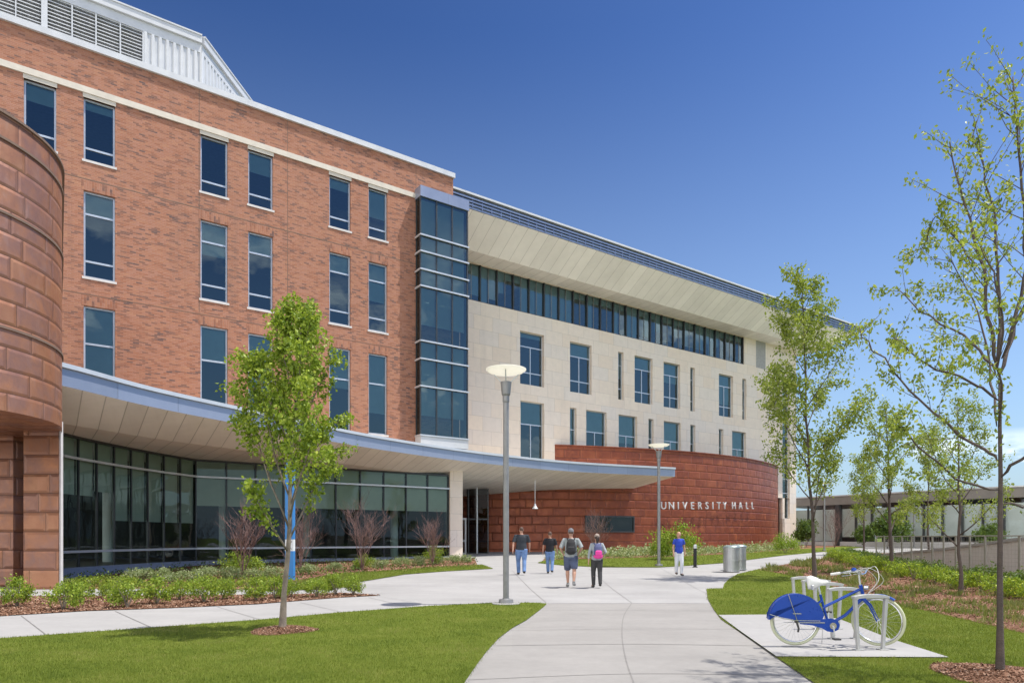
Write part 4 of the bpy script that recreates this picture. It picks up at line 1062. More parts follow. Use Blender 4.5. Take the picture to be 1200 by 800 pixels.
for i, (px, py, k, kz, lb) in enumerate([(792, 656, 1.25, 1.35, 'loose yellow-green shrub against the copper wall behind the second lamp post'), (920, 648, .95, .95, 'loose green shrub at the right end of the copper wall'),
       (283, 676, .72, .62, 'spreading green shrub at the foot of the left bare red bush'), (425, 667, .5, .45, 'small green shrub at the foot of the bare red bush right of the left tree'), (509, 661, .55, .62, 'small green shrub at the foot of the bare red bush by the stone column'), (774, 656, .6, .9, 'small yellow-green shrub touching the second lamp post')]):
    x, y, z = gz(px, py); place(big, i, (x, y, z), (k, k, kz), lb, 'shrub', None)
# bare red bushes
def twigs(label, px, py, h, spread, seed):
    q = random.Random(seed); x, y, z = gz(px, py); root = thing('bare_bush', label, 'bush', (x, y, z), group='bare red bushes in front of the glazing')
    wd = MB()
    def rec(p, d, L, r, lv):
        pts, rd = grow(p, d, L, r, q, 4, .06, .09); wd.tube(pts, [x_ * .75 for x_ in rd], 4, False)
        if lv:
            for i in range(4 if lv > 1 else 3):
                pp_, dd = lerp_pts(pts, q.uniform(.3, .99)); o = Vector((q.gauss(0, .5), q.gauss(0, .5), q.gauss(.1, .25)))
                rec(pp_, dd + o, L * q.uniform(.45, .65), r * .6, lv - 1)
    for i in range(9):
        a = i * 2.4; rec((0, 0, 0), (math.cos(a) * spread, math.sin(a) * spread, 1), h * q.uniform(.62, .8), .02, 3)
    wd.build('branch', M['red_twig'], root, world=False)
    return root
twigs('bare red-stemmed bush left of the left tree, in front of the glazing', 285, 678, 2.4, .22, 1)
twigs('tallest bare red-stemmed bush, between the left tree and the stone column', 424, 668.5, 2.5, .22, 2)
twigs('bare red-stemmed bush close to the stone column of the porch', 507, 662.5, 2.2, .24, 3)
twigs('thin bare reddish bush behind the left tree and the blue post', 352, 673, 2.2, .22, 5)
twigs('bare reddish bush in front of the slot window in the copper wall', 697, 655, 2.2, .2, 4)
twigs('tiny bare red bush in front of the glass link building', 978, 642, 3.0, .22, 6)
# hedge in two rows along the ramp
hed = [shrub_proto('hedge_shrub', 120 + i, .36, .62, 1100, .055, 'leaf_hedge', 5) for i in range(4)]
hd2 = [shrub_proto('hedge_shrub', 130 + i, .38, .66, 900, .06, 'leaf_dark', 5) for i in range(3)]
HP = [G(975, 655), G(1020, 668), G(1060, 677), G(1107, 687), G(1169, 698), G(1215, 706), G(1290, 722), G(1420, 752), G(1600, 800)]
hp = catmull([(a, b, 0) for a, b in HP], 10); LH = sum((b - a).length for a, b in zip(hp[:-1], hp[1:]))
s = 0; k = 0
while s < LH:
    p = along(hp, s)
    place(hed, k, (p.x + q.uniform(-.05, .05), p.y, zg(p.y) + .02), (1.05, 1.05, q.uniform(.85, 1.1)), 'bright green clipped shrub in the front row of the hedge on the mulch bank', 'hedge shrub', 'front row of the hedge')
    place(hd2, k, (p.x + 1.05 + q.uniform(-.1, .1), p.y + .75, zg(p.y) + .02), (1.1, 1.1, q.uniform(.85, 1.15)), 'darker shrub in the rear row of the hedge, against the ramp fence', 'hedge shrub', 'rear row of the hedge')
    s += .98; k += 1
# groundcover along the copper wall and tufts on the bank
GC = [(640, 655.5), (700, 654.5), (780, 652.5), (870, 648.5), (916, 644.8), (1000, 640.3), (985, 638.5), (916, 640), (870, 644.5), (740, 647.5), (640, 652)]
xx, yy = scatter_pts([G(*p) for p in GC], 9000)
pts = np.stack([xx, yy, zgn(yy) + .05 + NR.uniform(0, .6, len(xx)) * (.5 + .5 * np.sin(xx * 2.1) * np.cos(yy * 1.3))], 1)
tag(link_mesh('groundcover', leaf_mesh('groundcover', pts, .16, M['leaf_pale'], 5, -.2, .6)), 'low leafy groundcover along the foot of the copper wall', 'groundcover', kind='stuff')
xx, yy = scatter_pts([G(*p) for p in MU2[:4] + MU2[8:]], 3500)
pts = np.stack([xx, yy, zgn(yy) + .03 + NR.uniform(0, .22, len(xx))], 1)
tag(link_mesh('groundcover', leaf_mesh('groundcover', pts, .09, M['leaf_dark'], 6, -.2, .6)), 'dark low groundcover against the blue stone sill of the glazing', 'groundcover', kind='stuff')
cx_, cy_ = scatter_pts(MP4, 300); 
n = 19000; idx = NR.integers(0, len(cx_), n); tx = cx_[idx] + NR.normal(0, .13, n); ty = cy_[idx] + NR.normal(0, .17, n)
hh = NR.uniform(.05, .17, n) * np.clip(ty / 16, .7, 1.5); a = NR.uniform(0, 6.28, n); w = .009 * np.clip(ty / 10, 1, 4); b = NR.uniform(0, 6.28, n); z = zgn(ty) + .02
co = np.zeros((n, 3, 3)); co[:, 0] = np.stack([tx - np.cos(a) * w, ty - np.sin(a) * w, z], 1); co[:, 1] = np.stack([tx + np.cos(a) * w, ty + np.sin(a) * w, z], 1); co[:, 2] = np.stack([tx + np.cos(b) * hh * .5, ty + np.sin(b) * hh * .5, z + hh], 1)
tag(link_mesh('grass_tufts', mesh_np('grass_tufts', co, 1, M['dry_grass'], NR.random(n))), 'scattered dull green tufts coming up through the mulch bank', 'grass', kind='stuff')
plain('rail_steel', (0.34, 0.33, 0.29), .5, .3)
# ------------------------------------------------------------------ glass link building at the right
GB = [Vector((at(912, 71), 71)), Vector((at(985, 66), 66)), Vector((at(1177, 54.5), 54.5)), Vector((at(1330, 49), 49))]
gb = thing('glass_pavilion', 'low glazed building with a deep brown-grey roof edge behind the trees at right', 'building', (GB[1].x, GB[1].y, .7))
ro = MB(); rt = MB(); bs = MB(); gl = MB(); ps = MB(); bk = MB(); gr2 = random.Random(4)
for i, (a, b) in enumerate(zip(GB[:-1], GB[1:])):
    t = (b - a).normalized(); n = Vector((t.y, -t.x))
    q0, q1 = a + n * .2, b + n * .2
    ro.hexa([(q0.x, q0.y, 4.7), (q1.x, q1.y, 4.7), ((b - n * 8).x, (b - n * 8).y, 4.7), ((a - n * 8).x, (a - n * 8).y, 4.7), (q0.x, q0.y, 5.5), (q1.x, q1.y, 5.5), ((b - n * 8).x, (b - n * 8).y, 5.5), ((a - n * 8).x, (a - n * 8).y, 5.5)])
    rt.seg(a + n * .15, b + n * .15, .25, 5.503, 5.62)
    bs.seg(a, b, .3, .3, 1.15)
    L = (b - a).length; k = max(2, int(L / 1.45))
    for j in range(k):
        c0, c1 = a + t * L * j / k, a + t * L * (j + 1) / k
        gl.face([(c0.x, c0.y, 1.15), (c1.x, c1.y, 1.15), (c1.x, c1.y, 4.7), (c0.x, c0.y, 4.7)])
        ps.seg(c0 - t * .06, c0 + t * .06, .2, 1.15, 4.7)
        if gr2.random() < .9 or i == 1 and j < 4:
            d0, d1 = c0 - n * .3, c1 - n * .3; bk.face([(d0.x, d0.y, 1.6 if i == 1 else 1.2), (d1.x, d1.y, 1.6 if i == 1 else 1.2), (d1.x, d1.y, 4.3), (d0.x, d0.y, 4.3)])
    if i < 2: ps.seg(b - t * .4, b + t * .0, .5, .6, 4.7)
ro.build('roof', M['pavilion_fascia'], gb); rt.build('roof_trim', M['light_metal'], gb); bs.build('plinth', M['concrete_wall'], gb)
gl.build('glass', M['glass_clear'], gb); build_each(ps, 'mullion', M['dark_metal'], gb); bk.build('blind', M['bright_room'], gb)
mb = MB()
for a, b in zip(GB[:-1], GB[1:]):
    t = (b - a).normalized(); n = Vector((t.y, -t.x)); mb.seg(a - n * 7.5, b - n * 7.5, .2, .3, 4.7)
mb.build('interior_wall', M['room_dark'], gb)
# dark evergreens in front of it
ev = [shrub_proto('evergreen_shrub', 150 + i, 1.3, 2.9, 3600, .20, 'leaf_dark', 8, .15) for i in range(2)]
for i, (px, Y, k, lb) in enumerate([(1040, 58, 1.15, 'dark evergreen in front of the glazed building, right of the slender tree'), (1012, 60, .7, 'smaller dark evergreen in front of the glazed building'), (1160, 52, .75, 'dark evergreen in front of the glazed building near the nearest tree trunk'), (945, 62, .9, 'dark evergreen in the shadowed corner between hall and glazed building')]):
    place(ev, i, (at(px, Y), Y, zg(Y)), (k, k, k * 1.05), lb, 'evergreen', None)

# ------------------------------------------------------------------ ramp wall and wire fence
wa = [(at(1030, 35.5), 35.5), (at(1110, 28.5), 28.5), (at(1200, 23.5), 23.5), (at(1480, 16), 16)]
za = [.55, .98, 1.42, 2.0]
rw = thing('ramp_wall', 'pale concrete wall of the ramp rising to the right behind the wire fence', 'wall', (wa[0][0], wa[0][1], 0))
mb = MB(); cp = MB()
for i in range(3):
    a, b = Vector(wa[i]), Vector(wa[i + 1]); t = (b - a).normalized(); n = Vector((-t.y, t.x)) * .12; m_ = Vector((-t.y, t.x)) * .19
    for o, nn_, z0, z1, ex in ((mb, n, None, None, 0), (cp, m_, 1, 1, .003)):
        q_ = [a - nn_, b - nn_, b + nn_, a + nn_]; zz = [za[i], za[i + 1], za[i + 1], za[i]]
        if z0 is None: o.hexa([(p.x, p.y, -.2) for p in q_] + [(p.x, p.y, z_) for p, z_ in zip(q_, zz)])
        else: o.hexa([(p.x, p.y, z_ + ex) for p, z_ in zip(q_, zz)] + [(p.x, p.y, z_ + .1) for p, z_ in zip(q_, zz)])
mb.build('wall', M['concrete_wall'], rw); cp.build('coping', M['concrete'], rw)
fn = thing('wire_fence', 'grey steel post and wire fence along the ramp behind the hedge', 'fence', (at(1029, 30), 30, 0))
f0, f1, f2 = Vector((at(1027, 31), 31)), Vector((at(1120, 24.6), 24.6)), Vector((at(1500, 13.5), 13.5))
pst = 0
for (a, b, n_) in ((f0, f1, 8), (f1, f2, 13)):
    for k in range(n_):
        p = a.lerp(b, k / n_); t = (b - a).normalized(); mb = MB(); mb.seg(p - t * .045, p + t * .045, .03, zg(p.y) - .05, 1.56); mb.build('post', M['rail_steel'], fn)
mb = MB()
for a, b in ((f0, f1), (f1, f2)):
    mb.tube([(a.x, a.y, 1.57), (b.x, b.y, 1.57)], .022, 6)
mb.build('top_rail', M['rail_steel'], fn)
mb = MB()
for a, b in ((f0, f1), (f1, f2)):
    for k in range(9): mb.tube([(a.x, a.y, .35 + k * .13), (b.x, b.y, .35 + k * .13)], .0045, 4)
    L = (b - a).length
    for k in range(int(L / .17)):
        p = a.lerp(b, k * .17 / L); mb.tube([(p.x, p.y, .3), (p.x, p.y, 1.55)], .0035, 3)
mb.build('mesh_infill', M['rail_steel'], fn)
# ------------------------------------------------------------------ lamp posts
plain('lamp_dish', (0.78, 0.78, 0.74), 0.35, 0, .02)
NT('lamp_lens'); t = None
_m = M['lamp_lens'].node_tree; _b = _m.nodes.new('ShaderNodeBsdfPrincipled'); _b.inputs['Base Color'].default_value = (.85, .84, .78, 1); _b.inputs['Roughness'].default_value = .3
_t = _m.nodes.new('ShaderNodeBsdfTranslucent'); _t.inputs[0].default_value = (.95, .93, .85, 1); _x = _m.nodes.new('ShaderNodeMixShader'); _x.inputs[0].default_value = .55
_m.links.new(_b.outputs[0], _x.inputs[1]); _m.links.new(_t.outputs[0], _x.inputs[2]); _m.links.new(_x.outputs[0], _m.nodes['Material Output'].inputs[0])
lamp = empty('lamp_post'); H = 5.36
mb = MB(); mb.lathe([(.001, -.02), (.17, -.02), (.17, .03), (.16, .10), (.085, .11), (.075, .13)], 24); mb.build('base_collar', M['pole_grey'], lamp, smooth=False, world=False)
mb = MB(); mb.lathe([(.068, .1), (.064, 4.55)], 20); mb.build('pole', M['pole_grey'], lamp, smooth=True, world=False)
mb = MB(); mb.lathe([(.064, 4.55), (.075, 4.58), (.075, 4.70), (.098, 4.74), (.125, 5.02), (.10, 5.03), (.001, 5.03)], 20); mb.build('neck', M['pole_grey'], lamp, world=False)
for k in range(3):
    a = k * 2 * math.pi / 3 + .5; mb = MB(); mb.tube([(math.cos(a) * .09, math.sin(a) * .09, 5.0), (math.cos(a) * .36, math.sin(a) * .36, 5.27)], .013, 6); mb.build('arm', M['light_metal'], lamp, world=False)
mb = MB(); mb.lathe([(.001, 5.20), (.20, 5.205), (.38, 5.24), (.455, 5.29), (.46, 5.31), (.36, 5.325), (.001, 5.33)], 40); mb.build('dish', M['lamp_lens'], lamp, smooth=True, world=False)
lm = [(593, 707.5, 1.0, 'nearest grey lamp post with round white dish head, at the tip of the front lawn'), (772, 663.5, 1.055, 'second grey lamp post with dish head, at the plaza edge before the copper wall'),
      (966, 645.5, .97, 'thin distant lamp post half hidden behind the slender tree'), (1071, 642, .93, 'most distant lamp post, behind the small trees at the wire fence')]
for i, (px, py, k, lb) in enumerate(lm):
    o = lamp if i == 0 else copy_tree(lamp)
    o.location = gz(px, py, .01); o.scale = (k, k, k); o.rotation_euler = (0, 0, i * .8); tag(o, lb, 'lamp post', 'grey lamp posts with dish heads')
x, y, z = gz(593, 708); mb = MB(); mb.lathe([(.001, 0), (.32, 0), (.32, .035), (.001, .036)], 32, (x, y, z)); struct('lamp_footing', mb.build('lamp_footing', M['concrete']))

# blue sign pylon
plain('sign_blue', (0.04, 0.24, 0.60), 0.4, 0, .04); plain('sign_navy', (0.03, 0.06, 0.36), 0.4); plain('sign_white', (0.8, 0.82, 0.84), .5)
x, y, z = gz(340, 679.5); y0 = y
py_ = thing('sign_pylon', 'tall narrow bright blue information pylon half hidden behind the left tree', 'sign', (x, y, z))
hwd = .145; top_z = 4.12
mb = MB(); mb.box(-hwd, hwd, -.1, .1, 0, 1.0); mb.box(-hwd, hwd, -.1, .1, 1.4, 4.0); mb.build('panel', M['sign_blue'], py_, world=False, bevel=.008)
mb = MB(); mb.box(-hwd + .004, hwd - .004, -.098, .098, 1.003, 1.397); mb.build('emblem_panel', M['sign_white'], py_, world=False)
mb = MB()
for (x0, z0, x1, z1) in ((-.085, 1.06, .085, 1.34), (-.085, 1.34, .085, 1.06)): mb.tube([(x0, -.104, z0), (x1, -.104, z1)], .014, 4)
mb.build('emblem', M['pole_grey'], py_, world=False)
mb = MB()
for zz, (w0, w1) in zip([1.75 + i * .115 for i in range(9)], [(.0, .06), (-.03, .07), (.01, .05), (-.02, .06), (0, .07), (-.03, .05), (.0, .06), (-.02, .07), (0, .05)]): mb.box(w0 - .02, w1, -.106, -.1, zz, zz + .07)
mb.build('lettering', M['sign_white'], py_, world=False)
mb = MB(); mb.box(-hwd, hwd, -.1, .1, 4.003, top_z); mb.build('cap_panel', M['sign_navy'], py_, world=False, bevel=.008)

# bollard and litter bins
plain('steel', (0.50, 0.51, 0.52), .35, .8, .1, 3); plain('black_metal', (0.02, 0.02, 0.022), .4, .2); plain('lid', (0.30, 0.36, 0.35), .4, .5)
b = thing('bollard', 'short black bollard with pale cap at the plaza edge', 'bollard', gz(814.5, 664.5))
mb = MB(); mb.lathe([(.12, 0), (.12, .03), (.075, .04), (.075, .86)], 20); mb.build('post', M['black_metal'], b, world=False)
mb = MB(); mb.lathe([(.075, .861), (.075, 1.0), (.06, 1.03), (.001, 1.04)], 20); mb.build('cap', M['light_metal'], b, world=False)
def bin_(px, py, r, lb):
    b = thing('litter_bin', lb, 'litter bin', gz(px, py), group='litter bins beside the path')
    mb = MB(); n = 34
    for k in range(n):
        a = 2 * math.pi * k / n; c_, s_ = math.cos(a), math.sin(a); t_ = Vector((-s_, c_, 0)) * .026
        p = Vector((c_ * r, s_ * r, 0)); p2 = p * .93
        mb.hexa([tuple(p - t_ + Vector((0, 0, .06))), tuple(p + t_ + Vector((0, 0, .06))), tuple(p2 + t_ + Vector((0, 0, .06))), tuple(p2 - t_ + Vector((0, 0, .06))), tuple(p - t_ + Vector((0, 0, .95))), tuple(p + t_ + Vector((0, 0, .95))), tuple(p2 + t_ + Vector((0, 0, .95))), tuple(p2 - t_ + Vector((0, 0, .95)))])
    mb.build('slats', M['steel'], b, world=False)
    mb = MB(); mb.lathe([(r * .9, .02), (r * .9, .94)], 28); mb.build('liner', M['roof_grey'], b, world=False, smooth=True)
    mb = MB()
    for z in (.03, .45, .93): mb = MB(); mb.lathe([(r * .97, z), (r + .02, z), (r + .02, z + .05), (r * .97, z + .05)], 28); mb.build('hoop', M['steel'], b, world=False)
    mb = MB(); mb.lathe([(r + .03, .985), (r + .035, 1.01), (r * .8, 1.07), (r * .55, 1.09), (r * .5, 1.06), (.001, 1.05)], 28); mb.build('lid', M['lid'], b, world=False, smooth=True)
bin_(857, 670, .31, 'silver slatted litter bin at the start of the right path, nearer of the two')
bin_(865.5, 668, .30, 'silver slatted litter bin at the right path, behind the nearer one')

# ------------------------------------------------------------------ bicycle stands
plain('rack_metal', (0.50, 0.50, 0.48), .45, .35, .06, 4)
rk = empty('bicycle_stand')
mb = MB(); w2 = .29; h = .78
for sgn in (-1, 1):
    m_ = MB(); m_.hexa([(sgn * .21 - .022, -.03, 0), (sgn * .21 + .022, -.03, 0), (sgn * .21 + .022, .03, 0), (sgn * .21 - .022, .03, 0), (sgn * .265 - .026, -.035, h - .05), (sgn * .265 + .026, -.035, h - .05), (sgn * .265 + .026, .035, h - .05), (sgn * .265 - .026, .035, h - .05)])
    m_.build('leg', M['rack_metal'], rk, world=False, bevel=.006)
m_ = MB()
pr = [(-.30, h - .05), (-.302, h - .015), (-.15, h + .008), (0, h + .012), (.15, h + .008), (.302, h - .015), (.30, h - .05)]
lo_ = [(-.30, h - .05), (-.15, h - .043), (0, h - .042), (.15, h - .043), (.30, h - .05)]
ring = pr + lo_[::-1][1:-1]
m_.face([(x, -.05, z) for x, z in ring][::-1]); m_.face([(x, .05, z) for x, z in ring])
for i in range(len(ring)):
    a, b = ring[i], ring[(i + 1) % len(ring)]; m_.face([(a[0], -.05, a[1]), (b[0], -.05, b[1]), (b[0], .05, b[1]), (a[0], .05, a[1])])
m_.build('top_bar', M['rack_metal'], rk, world=False, bevel=.004)
for sgn in (-1, 1):
    m_ = MB(); m_.box(sgn * .21 - .07, sgn * .21 + .07, -.06, .06, 0, .012); m_.build('foot_plate', M['rack_metal'], rk, world=False)
stands = [((1020 - 600) / 800 * 8.95, 8.95, 'nearest grey bicycle stand, the blue bicycle leans its front wheel against it'), (at(989, 9.95), 9.95, 'second bicycle stand from the front, behind the blue bicycle frame'), (at(970, 11.0), 11.0, 'third bicycle stand from the front, behind the blue bicycle saddle'),
          (at(956, 11.9), 11.9, 'fourth bicycle stand from the front, in the row on the concrete pad'), (at(943, 12.7), 12.7, 'farthest bicycle stand of the row on the concrete pad')]
for i, (x, y, lb) in enumerate(stands):
    o = rk if i == 0 else copy_tree(rk); o.location = (x, y, .036); o.rotation_euler = (0, 0, .12 - .03 * i); o.scale = (.82, .8, .92 if i == 0 else .95); tag(o, lb, 'bicycle stand', 'grey bicycle stands on the concrete pad')

# ------------------------------------------------------------------ the blue bicycle
plain('bike_blue', (0.010, 0.06, 0.36), .28, .1, .05); plain('tyre_cream', (0.50, 0.52, 0.36), .8, 0, .06); plain('tyre_dark', (0.05, 0.05, 0.05), .8); plain('chrome', (0.75, 0.76, 0.77), .2, .9, .03); plain('saddle_white', (.75, .75, .73), .5); plain('lens_yellow', (.62, .66, .10), .5)
BY = 9.25; s0 = BY / 800; gx = at(932, BY)
bike = thing('bicycle', 'bright blue step-through bicycle with blue rear wheel skirt and cream tyres at the nearest stand', 'bicycle', (gx, BY, .038))
bike.rotation_euler = (0, 0, R(-3))
Rw = .335; wb_ = 1.06
def wheel(xc, yaw, nm, skin):
    w_ = empty(nm, (xc, 0, Rw + .012), yaw, bike)
    n = 48; cyc = [2 * math.pi * k / n for k in range(n)]
    def torus(R_, r_, m, part, my=1.0):
        mb = MB(); vs = []
        for a in cyc:
            for j in range(8):
                b_ = 2 * math.pi * j / 8; rr = R_ + r_ * math.cos(b_); mb.v.append((rr * math.cos(a), r_ * my * math.sin(b_), rr * math.sin(a)))
        for i in range(n):
            for j in range(8):
                mb.f.append((i * 8 + j, i * 8 + (j + 1) % 8, ((i + 1) % n) * 8 + (j + 1) % 8, ((i + 1) % n) * 8 + j)); mb.mi.append(0)
        o = link_mesh(part, mb.mesh(part, m, (0, 0, 0), True), w_)
    torus(Rw - .018, .02, M['tyre_cream'], 'tyre'); torus(Rw - .045, .011, M['chrome'], 'rim', 1.1)
    mb = MB()
    for k in range(32):
        a = 2 * math.pi * k / 32; b_ = a + (.5 if k % 2 else -.5); y_ = .03 if k % 4 < 2 else -.03
        mb.tube([(.025 * math.cos(b_), y_, .025 * math.sin(b_)), ((Rw - .05) * math.cos(a), 0, (Rw - .05) * math.sin(a))], .0013, 3, False)
    mb.tube([(0, -.055, 0), (0, .055, 0)], .018, 10)
    link_mesh('spokes', mb.mesh('spokes', M['chrome']), w_)
    return w_
wheel(0, 0, 'rear_wheel', 1); 
fy = R(-50); wheel(wb_ + .03, R(-38), 'front_wheel', 0)
def ln(name, pts, r, m, n=8): mb = MB(); mb.tube(pts, r, n); return mb.build(name, M[m], bike, world=False, smooth=False)
ax = Rw + .012
BB = Vector((.44, 0, .29)); ST_ = Vector((.33, 0, .70)); HT = Vector((.86, 0, .80)); HB = Vector((.90, 0, .66))
mb = MB(); mb.tube([BB, ST_], .017, 8); mb.tube([Vector((.36, 0, .52)), HT + Vector((-.005, 0, -.03))], .019, 8); mb.tube([BB, Vector((.66, 0, .42)), HB], .021, 8); mb.tube([HB - Vector((-.012, 0, .04)), HT + Vector((0, 0, .03))], .024, 8)
for sg in (-1, 1): mb.tube([BB + Vector((0, sg * .03, 0)), Vector((0, sg * .06, ax))], .010, 6); mb.tube([Vector((.35, sg * .02, .62)), Vector((0, sg * .06, ax))], .008, 6)
mb.build('frame', M['bike_blue'], bike, world=False)
# fork follows the steered wheel
hubx = wb_ + .03; side = Vector((math.sin(R(38)), math.cos(R(38)), 0))
mb = MB()
for sg in (-1, 1): mb.tube([HB + side * .045 * sg + Vector((0, 0, -.02)), Vector((.985, 0, .56)) + side * .05 * sg, Vector((hubx, 0, ax)) + side * .055 * sg], [.014, .012, .009], 6)
mb.tube([HB + side * -.05 + Vector((0, 0, -.01)), HB + side * .05 + Vector((0, 0, -.01))], .014, 6)
mb.build('fork', M['bike_blue'], bike, world=False)
def arcguard(nm, xc, a0, a1, R_, wd, m, yaw=0, skirt=None):
    mb = MB(); n = 26; cy_, sy_ = math.cos(yaw), math.sin(yaw)
    def rot(x, y, z): return (xc + x * cy_ - y * sy_, x * sy_ + y * cy_, ax + z)
    for i in range(n):
        a, b_ = R(a0 + (a1 - a0) * i / n), R(a0 + (a1 - a0) * (i + 1) / n)
        mb.face([rot(R_ * math.cos(a), -wd, R_ * math.sin(a)), rot(R_ * math.cos(a), wd, R_ * math.sin(a)), rot(R_ * math.cos(b_), wd, R_ * math.sin(b_)), rot(R_ * math.cos(b_), -wd, R_ * math.sin(b_))])
        mb.face([rot(R_ * math.cos(a), -wd, R_ * math.sin(a)), rot((R_ - .02) * math.cos(a), -wd - .004, (R_ - .02) * math.sin(a)), rot((R_ - .02) * math.cos(b_), -wd - .004, (R_ - .02) * math.sin(b_)), rot(R_ * math.cos(b_), -wd, R_ * math.sin(b_))])
    return mb.build(nm, M[m], bike, world=False)
arcguard('rear_mudguard', 0, 8, 178, Rw + .03, .035, 'bike_blue')
arcguard('front_mudguard', hubx, 55, 165, Rw + .028, .03, 'bike_blue', R(-38))
mb = MB(); n = 26; Rg = Rw + .028
for y_ in (-.072, .072):
    pts = []
    for i in range(n + 1):
        a = R(12 + (177 - 12) * i / n); pts.append((Rg * math.cos(a), y_, ax + Rg * math.sin(a)))
    low_ = [(-.355, y_, ax + .10), (-.20, y_, ax + .045), (-.05, y_, ax + .02), (.12, y_, ax + .015), (.33, y_, ax + .02)]
    mb.face(pts + low_)
sk = mb.build('wheel_skirt', M['bike_blue'], bike, world=False)
mb = MB(); mb.tube([(-.365, -.079, ax + .09), (-.2, -.079, ax + .035), (-.05, -.079, ax + .01), (.3, -.079, ax + .005)], .006, 5); mb.tube([(-.12, -.079, ax + .36), (0, -.079, ax)], .006, 5); mb.tube([(.36, -.079, ax - .02), (-.0, -.079, ax - .02)], .009, 5)
mb.tube([(-.06, -.079, ax + .10), (.05, -.079, ax + .10)], .008, 5)
mb.build('stay', M['chrome'], bike, world=False)
mb = MB()   # chain case
out = [(.0, .38), (.36, .375), (.45, .385), (.53, .36), (.56, .30), (.54, .235), (.47, .20), (.40, .21), (.33, .25), (.2, .29), (.04, .305)]
for y_ in (-.075, -.05): mb.face([(x, y_, z) for x, z in (out if y_ < -.06 else out[::-1])][::-1])
for i in range(len(out)):
    a, b_ = out[i], out[(i + 1) % len(out)]; mb.face([(a[0], -.075, a[1]), (b_[0], -.075, b_[1]), (b_[0], -.05, b_[1]), (a[0], -.05, a[1])])
mb.build('chain_case', M['bike_blue'], bike, world=False)
mb = MB(); mb.tube([(.47, -.082, .285), (.47, -.078, .285)], .045, 16); mb.build('chainring', M['chrome'], bike, world=False)
for sg, dz_ in ((-1, .165), (1, -.165)):
    mb = MB(); mb.tube([(.47, sg * .09, .285), (.485, sg * .10, .285 - dz_ * (1 if sg < 0 else 1))], .009, 6); mb.build('crank', M['chrome'], bike, world=False)
    mb = MB(); z_ = .285 - dz_; mb.box(.44, .53, sg * .15 - .045, sg * .15 + .045, z_ - .012, z_ + .012); mb.build('pedal', M['tyre_dark'], bike, world=False, bevel=.004)
ln('seat_post', [ST_, (.305, 0, .82)], .013, 'chrome')
sd = MB(); secs = [(.16, .085, .855, .03), (.20, .095, .86, .035), (.27, .08, .85, .03), (.34, .035, .855, .024), (.42, .022, .865, .018), (.44, .01, .862, .01)]
sd.tube([(x, 0, z) for x, w_, z, h_ in secs], [(h_, w_) for x, w_, z, h_ in secs], 12); sd.build('saddle', M['saddle_white'], bike, world=False, smooth=True)
mb = MB()
for y_ in (-.05, .05):
    for k in range(5): mb.tube([(.21 + .02 * math.cos(a), y_ + .02 * math.sin(a), .77 + k * .014) for a in [j * 1.05 for j in range(7)]], .003, 4)
mb.build('saddle_spring', M['chrome'], bike, world=False)
# bars: swept back, turned with the wheel
hb = MB(); c0 = HT + Vector((-.02, 0, .16)); fw = Vector((math.cos(R(-38)), math.sin(R(-38)), 0))
hb.tube([HT, c0], .012, 8)
for sg in (-1, 1): hb.tube([c0, c0 + side * .10 * sg + fw * .05 + Vector((0, 0, .02)), c0 + side * .24 * sg + fw * .04 + Vector((0, 0, .06)), c0 + side * .29 * sg - fw * .10 + Vector((0, 0, .05)), c0 + side * .30 * sg - fw * .16 + Vector((0, 0, .035))], .011, 8)
hb.build('handlebar', M['chrome'], bike, world=False)
for sg in (-1, 1):
    mb = MB(); a = c0 + side * .30 * sg - fw * .15 + Vector((0, 0, .037)); mb.tube([a, a - fw * .12 + Vector((0, 0, -.022))], .017, 10); mb.build('grip', M['saddle_white'], bike, world=False)
    mb = MB(); b_ = c0 + side * .28 * sg - fw * .05 + Vector((0, 0, .045)); mb.tube([b_, b_ + fw * .03 + Vector((0, 0, -.03)), b_ - fw * .09 + Vector((0, 0, -.05))], .006, 5); mb.build('brake_lever', M['chrome'], bike, world=False)
mb = MB(); b_ = c0 + side * -.24 + fw * .0 + Vector((0, 0, .08)); mb.lathe([(.001, .03), (.02, .028), (.032, .01), (.034, -.01), (.02, -.02)], 12, tuple(b_)); mb.build('bell', M['bike_blue'], bike, world=False)
mb = MB()
for sg, o1 in ((-1, .20), (1, .14), (-1, .12)):
    a = c0 + side * .27 * sg + fw * .0 + Vector((0, 0, .05)); cc = catmull([a, a + fw * (o1) + Vector((0, 0, .06)), c0 + fw * (o1 + .10) + Vector((0, 0, -.06)), HB + fw * .05 + Vector((0, 0, .05))], 6); mb.tube(cc, .0032, 4)
mb.build('brake_cable', M['saddle_white'], bike, world=False)
mb = MB(); p_ = HT + fw * .05 + Vector((0, 0, .0)); mb.tube([p_, p_ + fw * .05], .026, 10); mb.build('front_lamp', M['chrome'], bike, world=False)
ln('kickstand', [(.38, .04, .27), (.40, .12, .01)], .008, 'chrome', 6)
mb = MB(); mb.tube([(0, -.07, ax), (0, -.055, ax)], .035, 12); mb.tube([(.0, -.07, ax - .03), (.02, -.07, ax - .10), (.01, -.07, ax - .15)], .014, 6); mb.build('derailleur', M['tyre_dark'], bike, world=False)
bike.scale = (1.0, 1.0, 1.0)

